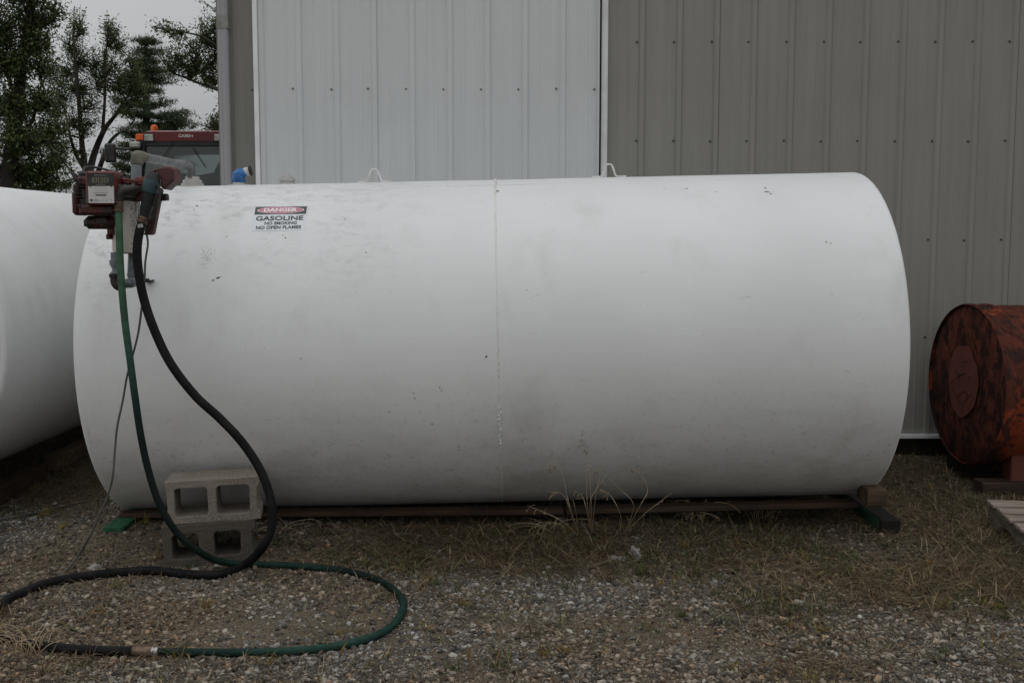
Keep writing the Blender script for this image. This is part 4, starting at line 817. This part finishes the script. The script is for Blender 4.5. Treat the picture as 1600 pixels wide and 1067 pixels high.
m = MB(); m.lathe(e+dr*.006, dr, [(.0165, 0), (.019, .003), (.019, .055), (.0165, .058), (.0165, .066), (.0185, .067), (.0185, .092), (.015, .094)], 14); m.build('coupler', M_RCLAMP, gh, smooth=30)
bl = hose_pts([(206, 1017.5, -RB*.95), (150, 1016, -RB*.95), (100, 1013, -RB*.95), (60, 1008, -RB*.95), (25, 1001, -RB*.95), (-10, 995, -RB*.95), (-80, 985, -RB*.95)])
m = MB(); m.tube(bl, RB*.95, 14); o = m.build('hose', M_BLACKH, gh, smooth=60); o['label'] = 'black length of hose beyond the coupler'
# cords
m = MB(); m.tube(spline([P(229, 365, 4.55), P(231, 382, 4.53), P(227, 410, 4.50), P(226, 438, 4.48), P(222, 475, 4.46), P(216, 520, 4.45), P(206, 560, 4.45), P(198, 590, 4.45), P(192, 625, 4.45), P(183, 668, 4.45), P(179, 710, 4.45), P(176, 745, 4.45), P(168, 775, 4.45), P(155, 805, 4.46), P(140, 838, 4.48), P(122, 868, 4.52), G(100, 893, .005), G(70, 915, .005), G(30, 925, .005), G(-30, 935, .005)], 10), .0046, 8)
tag(m.build('power_cord', M_CORD, smooth=60), 'thin grey cord hanging from the pump down to the gravel', 'cord')
m = MB(); m.tube(spline([G(176, 781, .010), G(150, 780, .012), G(130, 783, .012), G(110, 788, .011), G(85, 794, .012), G(60, 800, .012), G(40, 804, .012), G(20, 807, .011), G(-30, 815, .005), G(-120, 822, .005)], 8), .0050, 8)
tag(m.build('ground_cord', M_CORD, smooth=60), 'pale cord lying on the gravel between the two white tanks', 'cord')

# ------------------------------------------------------------------ pallet
pal = thing('wooden_pallet', G(1560, 830), 'weathered wooden pallet lying on the ground at the right edge', 'pallet')
pc0 = P(1546, 783, 5.27); pz = .0
Mp = Matrix.Translation((pc0.x, pc0.y, gz(pc0.x, pc0.y)))@Matrix.Rotation(-.16, 4, 'Z')
def pbx(c, s, name, mat, bev=.003):
    m = MB(); m.box((0, 0, 0), s, None, bev); m.v = [Mp @ (v+Vector(c)) for v in m.v]; return m.build(name, mat, pal)
def stringer(x0):
    # notched stringer profile along -y
    prof = [(0, .0), (-.20, .0), (-.215, .03), (-.24, .038), (-.40, .038), (-.425, .03), (-.44, 0), (-.78, 0), (-.795, .03), (-.82, .038), (-.98, .038), (-1.005, .03), (-1.02, 0), (-1.2, 0), (-1.2, .092), (0, .092)]
    n = len(prof); m = MB(); v = [Mp @ Vector((x0, y, z+.018)) for y, z in prof]+[Mp @ Vector((x0+.038, y, z+.018)) for y, z in prof]
    m.add(v, [tuple(range(n)), tuple(range(n, 2*n))[::-1]]+[(i, n+i, n+(i+1) % n, (i+1) % n) for i in range(n)]); m.build('stringer', M_WOODPS, pal)
for x0 in (0, .48, .96): stringer(x0)
y = -.055; i = 0
for w, g2 in ((.12, .045), (.09, .05), (.09, .055), (.11, .05), (.09, .055), (.09, .05), (.10, .04), (.11, 0)):
    pbx((.5-(.0 if i % 2 else .004), y-w/2+.055, .110+.009), (1.02, w, .018), 'deck_board', M_WOODP); y -= w+g2; i += 1
for yy in (-.06, -.6, -1.14): pbx((.5, yy, .0085), (1.0, .10, .017), 'base_board', M_WOODPS)

# ------------------------------------------------------------------ tractor
TD = 18.0
def tp(px, py, dy=0): q = P(px, py, TD); return Vector((q.x, TD+dy, q.z))
trc = thing('tractor', (tp(290, 300).x, TD+.8, 0), 'red farm tractor with amber beacon parked behind the tanks by the building', 'tractor')
cxT = tp(290, 300).x; zr0, zr1 = tp(0, 221.5).z, tp(0, 206).z; hw = tp(358, 0).x-cxT
m = MB(); pr = [(-hw, zr0+.01), (-hw, zr0+.09), (-hw+.05, zr1-.03), (-hw+.16, zr1), (hw-.16, zr1), (hw-.05, zr1-.03), (hw, zr0+.09), (hw, zr0+.01)]
n = len(pr); v = [Vector((cxT+x, TD, z)) for x, z in pr]+[Vector((cxT+x, TD+.25, z+.04*(1 if z > zr0+.05 else 0))) for x, z in pr]+[Vector((cxT+x, TD+1.6, z)) for x, z in pr]
m.add(v, [tuple(range(n))[::-1], tuple(range(2*n, 3*n))]+[(j*n+i, j*n+(i+1) % n, (j+1)*n+(i+1) % n, (j+1)*n+i) for j in range(2) for i in range(n)]); rf = m.build('cab_roof', M_CABRED, trc, smooth=30)
for s in (-1, 1):
    m = MB(); m.box((cxT+s*(hw-.07), TD-.012, zr0+.07), (.13, .03, .10), bev=.01); m.build('turn_light', M_AMBER, rf)
    m = MB(); m.box((cxT+s*(hw-.22), TD-.012, zr0+.06), (.15, .03, .11), bev=.01); m.build('work_light', M_LAMP, rf)
    m = MB(); m.box((cxT+s*(hw-.22), TD+.004, zr0+.06), (.18, .03, .135), bev=.01); m.build('light_bezel', M_CABK, rf)
for word, wx in (('CASE', 287), ('IH', 298.5)):
    v, f = text2d(word, .062, .002, 1.2); c = tp(wx, 212.8); m = MB(); m.add([(c.x+x, TD-.006, c.z+y) for x, y in v], f); m.build('lettering', M_WHITEL, rf)
b0 = tp(225.5, 205); m = MB(); m.lathe((b0.x, TD+.5, zr1-.04), (0, 0, 1), [(.07, 0), (.07, .05)], 16); m.lathe((b0.x, TD+.5, zr1+.01), (0, 0, 1), [(.055, 0), (.06, .02), (.06, .10), (.045, .14), (.02, .15)], 16)
m.build('beacon', M_AMBER, trc, smooth=40)
# cab posts, dark band, glass
zc0 = 1.45
for s in (-1, 1):
    for yy in (TD+.05, TD+1.5):
        m = MB(); m.tube([(cxT+s*(hw-.12), yy, zr0+.02), (cxT+s*(hw-.02), yy, 2.2), (cxT+s*(hw-.06), yy, zc0-.3)], .07, 8); m.build('cab_post', M_CABK, trc, smooth=40)
m = MB(); m.box((cxT, TD+.05, zr0-.03), (2*hw-.12, .08, .09), bev=.01); m.box((cxT, TD+1.5, zr0-.03), (2*hw-.12, .08, .09), bev=.01)
for s in (-1, 1): m.box((cxT+s*(hw-.10), TD+.8, zr0-.03), (.06, 1.4, .09))
m.build('roof_frame', M_CABK, trc)
m = MB(); m.hexa([(cxT-hw+.06, TD+.03, zc0), (cxT+hw-.06, TD+.03, zc0), (cxT+hw-.06, TD+.036, zc0), (cxT-hw+.06, TD+.036, zc0), (cxT-hw+.12, TD+.03, zr0-.05), (cxT+hw-.12, TD+.03, zr0-.05), (cxT+hw-.12, TD+.036, zr0-.05), (cxT-hw+.12, TD+.036, zr0-.05)]); m.build('windscreen', M_GLASS, trc)
m = MB(); m.box((cxT, TD+1.52, (zc0+zr0)/2), (2*hw-.24, .006, zr0-zc0)); m.build('rear_window', M_GLASS, trc)
for s in (-1, 1): m = MB(); m.box((cxT+s*(hw-.05), TD+.78, (zc0+zr0)/2-.03), (.006, 1.36, zr0-zc0-.1)); m.build('side_window', M_GLASS, trc)
m = MB(); m.box((cxT, TD+.12, zr0-.14), (2*hw-.3, .02, .13)); m.build('sun_visor', M_CABK, trc)
m = MB(); m.tube([tp(238, 284, .3), tp(270, 279, .35), tp(300, 283, .35), tp(345, 277, .3)], [.10, .12, .11, .13], 10); m.build('dash_top', M_CABK, trc, smooth=40)
m = MB(); sp_ = [tp(246, 296, .4), tp(262, 268, .5), tp(278, 296, .4)]; m.tube([tp(250, 296, .4), tp(258, 284, .45), tp(263, 272, .5)], [.20, .12, .05], 8); m.build('dashboard', M_CABK, trc, smooth=30)
m = MB(); m.tube([tp(333, 300, .9), tp(331, 262, .9), tp(330, 246, .9)], [.24, .20, .10], 10); m.build('armrest_console', M_CABK, trc, smooth=40)
m = MB(); m.box((cxT, TD+1.45, 1.62), (2*hw-.2, .06, .5), bev=.02); m.build('rear_shelf', M_CABK, trc)
m = MB(); m.box((cxT+.2, TD+1.0, 1.75), (.46, .16, .75), bev=.06); m.box((cxT+.2, TD+.75, 1.45), (.48, .5, .14), bev=.05); m.box((cxT+.2, TD+1.0, 2.22), (.28, .12, .2), bev=.04); m.build('seat', M_CABK, trc)
m = MB(); m.tube([tp(304, 292, .5)+Vector((.17*math.cos(t), .06*math.sin(t), .13*math.sin(t))) for t in np.linspace(0, 2*PI, 25)], .014, 6); m.cyl(tp(304, 292, .5), tp(304, 305, .3), .02); m.build('steering_wheel', M_CABK, trc, smooth=50)
for pa, pb in (((270, 222), (252, 252)), ((302, 232), (322, 262))):
    m = MB(); m.tube([tp(*pa, -.02), tp(*pb, -.03)], .008, 5); m.build('wiper', M_CABK, trc)
m = MB(); m.box((cxT, TD+.75, 1.15), (2*hw-.1, 1.7, .7), bev=.05); m.build('cab_base', M_CABK, trc)
m = MB(); m.box((cxT, TD-1.15, 1.45), (.72, 2.2, .75), bev=.10); m.build('hood', M_CABRED, trc)
m = MB(); m.cyl((cxT-.42, TD-.35, 1.4), (cxT-.42, TD-.35, 2.3), .05); m.build('exhaust', M_IRON, trc)
# mirror
m = MB(); c = tp(176, 240); m.box((c.x, TD-.1, c.z), (.19, .06, .31), bev=.03); mir = m.build('mirror', M_BLACK, trc)
m = MB(); m.tube([(c.x+.08, TD-.08, tp(0, 233).z), (tp(212, 0).x, TD-.02, tp(0, 234).z), (cxT-hw+.08, TD+.05, tp(0, 234).z)], .02, 8); m.build('mirror_arm', M_CABK, mir, smooth=40)
m = MB(); c = tp(213, 227); m.box((c.x, TD-.05, c.z), (.17, .09, .10), bev=.02); m.build('work_light', M_LAMP, trc)
for s in (-1, 1):
    for (yy, r_, wd) in ((TD+1.2, .92, .5), (TD-1.6, .65, .38)):
        xx = cxT+s*(hw+.20 if yy > TD else hw-.05); m = MB(); m.lathe((xx-wd/2, yy, r_), (1, 0, 0), [(r_*.55, 0), (r_*.95, .02), (r_, .08), (r_, wd-.08), (r_*.95, wd-.02), (r_*.55, wd)], 32); wv = m.build('wheel', M_TYRE, trc, smooth=35)
        m = MB(); m.lathe((xx+s*(wd/2-.06), yy, r_), (s, 0, 0), [(r_*.55, 0), (r_*.5, .03), (.1, .01)], 24); m.build('rim', M_CABRED, wv, smooth=35)

# ------------------------------------------------------------------ trees
LEAFC = np.array([(.075, .110, .036), (.105, .135, .044), (.058, .082, .032), (.12, .135, .045)])
def leaf_mesh(name, cen, size, parent, rng, cols=LEAFC, slim=.42):
    n = len(cen); R_ = []; d = rng.normal(size=(n, 3)); d[:, 2] -= .35; d[:, 0] += .5; d /= np.linalg.norm(d, axis=1)[:, None]
    s = np.cross(d, rng.normal(size=(n, 3))); s /= np.linalg.norm(s, axis=1)[:, None]+1e-9; L = size*rng.uniform(.6, 1.3, n)[:, None]
    v = np.stack([cen-d*L*.5, cen+s*L*slim*.5+d*L*.05, cen+d*L*.5, cen-s*L*slim*.5+d*L*.05], 1).reshape(-1, 3)
    f = np.arange(n*4).reshape(-1, 4); c = cols[rng.integers(0, len(cols), n)]*rng.uniform(.6, 1.35, n)[:, None]
    loc = np.array(world_of(parent).translation); o = np_mesh(name, v-loc, f, M_LEAVES, c, parent=parent); return o
def tree(d, base_px, trunk, limbs, clumps, label, seed, leaf=.085, r0=.2, twigs=26, per=16, name='tree', slim=.42, stag='broadleaf trees behind the tanks'):
    rng = np.random.default_rng(seed); rd = random.Random(seed)
    P2 = lambda px, py, dy=0: P(px, py, d+dy)
    b = P2(base_px, 371); b.z = 0; root = thing(name, b, label, 'tree', stag); k = d/F; wood_ = MB()
    paths = [([b]+[P2(x, y, rd.uniform(-.3, .3)) for x, y in trunk], r0)]+[([P2(x, y, rd.uniform(-.6, .6)*i) for i, (x, y) in enumerate(l)], r_) for l, r_ in limbs]
    nodes = []
    for pth, r_ in paths:
        sp = spline(pth, 6); wood_.tube(sp, [.62*r_*(1-.85*i/(len(sp)-1))+.008 for i in range(len(sp))], 8); nodes += sp[len(sp)//4:]
    C_ = []; 
    for cl in clumps:
        cx, cy, rx, ry = cl[:4]; q = cl[4] if len(cl) > 4 else 1
        cc = P2(cx, cy, rd.uniform(-1, 1)*rx*k*.6); start = min(nodes, key=lambda p: (p-cc).length+max(0, p.z-cc.z+.3)*1.5)
        mid = (start+cc)/2+Vector((rd.uniform(-.2, .2), rd.uniform(-.2, .2), -.04*(cc-start).length)); lim = spline([start, mid, cc], 6); wood_.tube(lim, [.026*(1-.65*i/(len(lim)-1)) for i in range(len(lim))], 5)
        nt = int(2.3*twigs*q*max(.35, rx*ry/1200))
        for _ in range(nt):
            u = rng.normal(size=3)*.62
            end = cc+Vector((u[0]*rx*k, u[1]*rx*k*1.1, u[2]*ry*k)); st = lim[rd.randrange(4, len(lim))]; md = (st+end)/2+Vector((0, 0, -.1+.15*rd.random()))
            tw = spline([st, md, end+Vector((.08, 0, 0))], 4); wood_.tube(tw[::2], [.014, .010, .008, .006, .004], 3, False)
            tt = rng.random(per)**.6; ii = (tt*(len(tw)-1)).astype(int); base = np.array([tw[i] for i in ii]); C_.append(base+rng.normal(size=(per, 3))*.085)
    wood_.build('trunk', M_BARK, root, smooth=60); leaf_mesh('crown', np.concatenate(C_), leaf, root, rng, slim=slim)
    return root
tree(22, 12, [(14, 290), (25, 190), (33, 110), (45, 30), (52, -60), (60, -150)], [([(18, 230), (50, 190), (62, 140), (90, 90)], .06), ([(14, 300), (-10, 240), (-40, 150)], .09), ([(28, 160), (5, 100), (-10, 40)], .07), ([(15, 330), (50, 270), (85, 240)], .06)],
    [(5, 50, 38, 45, 1.3), (40, 30, 28, 32, 1.2), (68, 25, 18, 18, .8), (62, 62, 26, 22, 1.1), (25, 100, 40, 35, 1.2), (68, 100, 24, 24, 1), (15, 160, 42, 36, 1.4), (62, 150, 30, 26, 1), (40, 215, 46, 32, 1.5), (80, 200, 26, 22, 1.2), (15, 262, 42, 26, 1.5), (62, 262, 34, 22, 1.4), (88, 248, 18, 16, 1), (75, 282, 22, 10, .9), (50, -15, 30, 22, 1), (84, 12, 12, 10, .6), (15, -20, 40, 30, 1),
     (-60, 60, 60, 60, 1), (-60, 180, 60, 60, 1), (-70, 270, 50, 40, 1), (20, -90, 70, 50, .8), (70, -60, 40, 35, .8), (-70, -60, 60, 60, .8), (30, 320, 60, 25, .8)], 'big dark broadleaf tree filling the left edge behind the tanks', 11, .085, .30, 34, 17)
tree(27, 132, [(136, 300), (134, 270), (128, 225), (124, 170), (118, 100), (114, 50)], [([(136, 290), (146, 245), (162, 205), (182, 178), (200, 150)], .16), ([(150, 280), (160, 250), (172, 222), (190, 205), (215, 190)], .10), ([(134, 268), (118, 240), (108, 205), (100, 165)], .08), ([(160, 210), (164, 150), (165, 90), (170, 50)], .06), ([(134, 285), (112, 268), (98, 252)], .05)],
    [(115, 38, 12, 22, 1.6), (108, 70, 20, 26, 1.3), (132, 95, 24, 26, 1.2), (98, 110, 24, 24, 1.1), (128, 135, 28, 26, 1.3), (100, 150, 24, 22, 1.2), (152, 130, 20, 20, .9), (168, 40, 12, 22, 1.3), (178, 60, 14, 18, .8), (168, 80, 18, 20, .8), (190, 75, 12, 12, .7), (182, 100, 22, 20, .9), (206, 92, 14, 20, .9), (205, 120, 22, 22, 1.2), (180, 135, 20, 16, 1), (215, 145, 18, 14, 1.2), (145, 165, 22, 18, 1), (112, 185, 22, 20, 1.1), (88, 195, 16, 18, 1.1), (130, 200, 12, 12, .7), (100, 225, 18, 16, 1), (85, 245, 16, 14, 1), (120, 235, 8, 10, .5), (190, 165, 14, 10, .8), (60, 300, 40, 20, 1), (95, 290, 14, 7, .8), (150, 100, 20, 22, .8), (145, 190, 20, 14, .7), (75, 170, 20, 26, 1), (165, 115, 18, 18, .8), (190, 120, 18, 16, 1), (80, 120, 18, 22, .9)],
    'airy many-stemmed tree with curved dark stems rising behind the pump', 12, .075, .17, 34, 16, slim=.34)
tree(24, 440, [(430, 300), (420, 220), (400, 120), (390, 20), (385, -80)], [([(405, 200), (370, 160), (340, 140), (305, 128), (285, 118)], .10), ([(400, 120), (360, 90), (320, 60), (285, 50)], .07), ([(425, 260), (380, 215), (330, 195)], .05)],
    [(322, 55, 22, 26, 1.2), (336, 92, 18, 26, 1.2), (296, 70, 22, 20, 1), (270, 52, 16, 12, .7), (246, 44, 14, 9, .5), (275, 85, 22, 18, 1), (305, 100, 26, 20, 1.3), (325, 120, 18, 12, 1), (262, 98, 16, 14, .8), (345, 30, 14, 14, 1), (345, 60, 16, 20, 1), (330, 192, 14, 10, .9), (345, 185, 10, 10, .8), (370, 90, 40, 50, 1), (400, 30, 60, 60, 1), (380, 180, 40, 30, 1), (440, 100, 60, 60, 1)],
    'leafy tree whose branches reach out from behind the building corner', 13, .08, .22, 34, 16, slim=.36)
tree(46, -120, [(-120, 250), (-118, 150), (-115, 50)], [], [(-120, 120, 60, 60), (-90, 200, 60, 50), (-140, 40, 50, 50), (-60, 240, 50, 40), (0, 270, 40, 22), (40, 285, 30, 14)], 'distant round tree half hidden beyond the left tank', 15, .14, .3, 30, 14)
tree(60, 175, [(175, 320), (174, 290)], [], [(150, 320, 40, 18), (195, 322, 40, 18), (235, 318, 40, 20), (110, 318, 40, 18)], 'low distant thicket tree far behind the pump', 16, .18, .25, 26, 14)
# pine
def pine(d, cx, top, label, seed):
    rng = np.random.default_rng(seed); rd = random.Random(seed); k = d/F; b = P(cx, 371, d); b.z = 0
    root = thing('pine_tree', b, label, 'tree'); w = MB(); tp_ = P(cx, top, d); w.tube([b, (b+tp_)/2, tp_], [.26, .17, .03], 8); Vn, Cn = [], []
    def ext(y, side):
        tab = [(62, 4, 4), (85, 12, 12), (110, 28, 30), (135, 40, 48), (160, 42, 62), (185, 50, 75), (210, 50, 70), (240, 62, 70), (262, 68, 70), (300, 60, 70)]
        return np.interp(y, [t[0] for t in tab], [t[1 if side < 0 else 2] for t in tab])
    y = top+4
    while y < 330:
        for q in range(8):
            a = rd.uniform(0, 2*PI); side = math.cos(a); L = max(.15, ext(y, side)*k*rd.uniform(.65, 1.08)); o = P(cx, y+rd.uniform(-1.5, 1.5), d)
            end = o+Vector((L*math.cos(a), L*math.sin(a)*.9, L*.10+rd.uniform(-.1, .15))); md = (o+end)/2+Vector((0, 0, -.10*L)); br = spline([o, md, end], 6); w.tube(br, [.035*(1-.8*i/(len(br)-1)) for i in range(len(br))], 4, False)
            nt = int(4+L*11)
            for _ in range(nt):
                t = rng.random()**.55; p = np.array(br[int(t*(len(br)-1))])+rng.normal(size=3)*np.array([.16, .16, .03])*(1+.2*L); m_ = 26
                dd = rng.normal(size=(m_, 3)); dd[:, 2] += .5; dd[:, 0] += .35; dd /= np.linalg.norm(dd, axis=1)[:, None]; ln = rng.uniform(.10, .20, m_)[:, None]; sd = np.cross(dd, rng.normal(size=(m_, 3))); sd /= np.linalg.norm(sd, axis=1)[:, None]
                pp = p+rng.normal(size=(m_, 3))*np.array([.09, .09, .035]); Vn.append(np.stack([pp-sd*.011, pp+sd*.011, pp+dd*ln], 1)); Cn.append(np.array([(.045, .066, .030)])*rng.uniform(.6, 1.5, (m_, 1)))
        y += rd.uniform(13, 20)
    V_ = np.concatenate(Vn).reshape(-1, 3); w.build('trunk', M_BARK, root, smooth=60)
    np_mesh('crown', V_-np.array(b), np.arange(len(V_)).reshape(-1, 3), M_LEAVES, np.concatenate(Cn), parent=root)
pine(36, 228, 62, 'dark pine with flat layered boughs standing behind the tractor', 21)

# ------------------------------------------------------------------ small things on the ground
def lump(name, p, s, mat, label, cat, seed, flat=.6, group=None, amp=.35, M=None):
    import bmesh
    bm = bmesh.new(); bmesh.ops.create_icosphere(bm, subdivisions=3, radius=1)
    for v in bm.verts:
        q = v.co.copy(); n_ = mn.noise(q*1.3+Vector((seed*3.1, 0, 0)))*amp+mn.noise(q*3.1+Vector((seed, 5, 0)))*amp*.5; n_ = round(n_*5)/5*.6+n_*.4
        v.co = Vector((q.x*s[0], q.y*s[1], q.z*s[2]))*(1+n_)
    me = bpy.data.meshes.new(name); bm.to_mesh(me); bm.free(); me.materials.append(mat); o = bpy.data.objects.new(name, me); COL.objects.link(o)
    o.location = p+Vector((0, 0, s[2]*.5)); o.rotation_euler = (0, 0, seed*1.3); return tag(o, label, cat, group)
lump('stone', G(148, 890), (.034, .024, .016), M_STONE, 'flat pale stone behind the black hose, left of the concrete blocks', 'stone', 1)
lump('stone', G(1247, 945), (.027, .018, .013), M_STONE, 'pale grey stone lying alone on the gravel at lower right', 'stone', 2)
lump('stone', G(305, 893), (.020, .016, .012), M_STONE, 'small whitish stone between the black hose and concrete blocks', 'stone', 3)
lump('stone', G(1004, 869), (.018, .012, .008), M_STONE, 'small white stone just below the crumpled scrap', 'stone', 5)
lump('crumpled_scrap', G(993, 868), (.040, .024, .024), M_SCRAP, 'larger pale crumpled scrap in the dead grass', 'scrap', 6, amp=.75)
lump('crumpled_scrap', G(964, 876), (.034, .020, .014), M_SCRAP, 'smaller pale scrap left of the larger one in dead grass', 'scrap', 7, amp=.7)
lump('blue_wrapper', G(1118, 806), (.05, .02, .010), simple('dirty blue plastic', (.02, .07, .09), .4, c2=(.12, .14, .15), sc=30), 'dirty blue plastic wrapper tucked under the tank rail', 'litter', 8, amp=.6)
m = MB(); m.tube(spline([G(1452, 1033, .006), G(1475, 1030, .009), G(1500, 1031, .007), G(1530, 1026, .010)], 4), [.004]*5+[.0035]*4+[.003]*4, 6); tag(m.build('twig', M_BARK, smooth=60), 'dark twig lying on the gravel at lower right', 'twig')

# dry seeding grasses
def tuft(base, stems, label, seed, spread=0):
    rd = random.Random(seed); root = thing('dry_grass_tuft', base, label, 'dry grass', 'dry seeding grass tufts'); m = MB(); s_ = MB()
    for (pts, head) in stems:
        sp = spline(pts, 6); L = len(sp); m.tube(sp, [.0019*(1-.65*i/(L-1)) for i in range(L)], 4, False)
        if head:
            for q in range(head):
                p = sp[int(L*(.62+.37*q/head))] if L > 3 else sp[-1]; d = Vector((rd.uniform(-1, .6), rd.uniform(-1, 1), rd.uniform(-1, .4))).normalized()*rd.uniform(.008, .028); e = p+d
                m.tube([p, e], .0006, 3, False); ax = Vector((d.x, d.y, d.z-.01)).normalized(); s_.lathe(e, ax, [(.0003, 0), (.0022, .004), (.0018, .009), (.0003, .013)], 5)
    tag(m.build('stems', M_STRAW, root), kind='stuff')
    if s_.v: tag(s_.build('seed_heads', M_SEED, root), kind='stuff')
M_STRAW = simple('dry straw', (.36, .28, .18), .75, c2=(.26, .19, .115), sc=20); M_SEED = simple('seed husk', (.24, .16, .085), .8, c2=(.12, .08, .05), sc=40)
def stem(b, pxs, d): return [b]+[P(x, y, d) for x, y in pxs]
b1 = G(905, 838); b2 = G(925, 836); b3 = G(975, 834)
tuft(b1, [(stem(b1, [(893, 800), (885, 770), (880, 745), (873, 732), (862, 728), (853, 734)], 4.78), 14), (stem(b1, [(890, 795), (882, 775), (868, 768), (859, 778)], 4.76), 8), (stem(b1, [(880, 815), (850, 800), (825, 790)], 4.72), 8), (stem(b1, [(900, 800), (895, 780)], 4.75), 0)], 'dry arching grass tuft with curled heads, leftmost against the tank', 1)
tuft(b2, [(stem(b2, [(918, 790), (916, 735), (915, 710), (909, 685), (898, 672)], 4.80), 16), (stem(b2, [(924, 790), (921, 740), (920, 722)], 4.78), 8), (stem(b2, [(930, 780), (937, 745), (940, 732), (930, 742)], 4.8), 4), (stem(b2, [(922, 785), (935, 760), (955, 733)], 4.78), 3), (stem(b2, [(917, 800), (910, 775), (895, 765)], 4.76), 5)], 'tallest upright dry grass tuft standing before the tank', 2)
tuft(b3, [(stem(b3, [(968, 800), (955, 775), (945, 768), (937, 764)], 4.76), 10), (stem(b3, [(1000, 790), (1012, 765), (1000, 740), (985, 732)], 4.78), 10), (stem(b3, [(990, 790), (970, 765), (948, 745)], 4.78), 0), (stem(b3, [(1010, 800), (1030, 785), (1050, 770)], 4.76), 3)], 'low sprawling dry grass tuft right of the tallest one', 3)
rd = random.Random(9)
for (cx, cy, n_, hgt, lab) in ((48, 1020, 26, .10, 'dry grass tuft growing over the black hose at lower left'), (845, 830, 12, .07, 'matted dry grass tuft left of the arching seed heads'), (1080, 815, 20, .12, 'dry tuft of grass below the tank rail, right of centre'), (1190, 815, 14, .12, 'dry tuft of grass below the right part of the tank rail'), (430, 830, 12, .05, 'small dry grass tuft beside the concrete blocks')):
    b = G(cx, cy); st = []
    for _ in range(n_):
        a = rd.uniform(0, 2*PI); r_ = rd.uniform(.03, .16); h_ = hgt*rd.uniform(.4, 1); o_ = b+Vector((rd.uniform(-.06, .06), rd.uniform(-.04, .04), 0)); st.append(([o_, o_+Vector((r_*.4*math.cos(a), r_*.4*math.sin(a), h_*.8)), o_+Vector((r_*math.cos(a), r_*math.sin(a), h_*.9)), o_+Vector((r_*1.4*math.cos(a), r_*1.4*math.sin(a), h_*.6))], 3 if rd.random() < .3 else 0))
    tuft(b, st, lab, cx)
print('tris', sum(sum(len(p.vertices)-2 for p in o.data.polygons) if len(o.data.polygons) < 20000 else len(o.data.polygons)*(o.data.polygons[0].loop_total-2) for o in bpy.data.objects if o.type == 'MESH'))
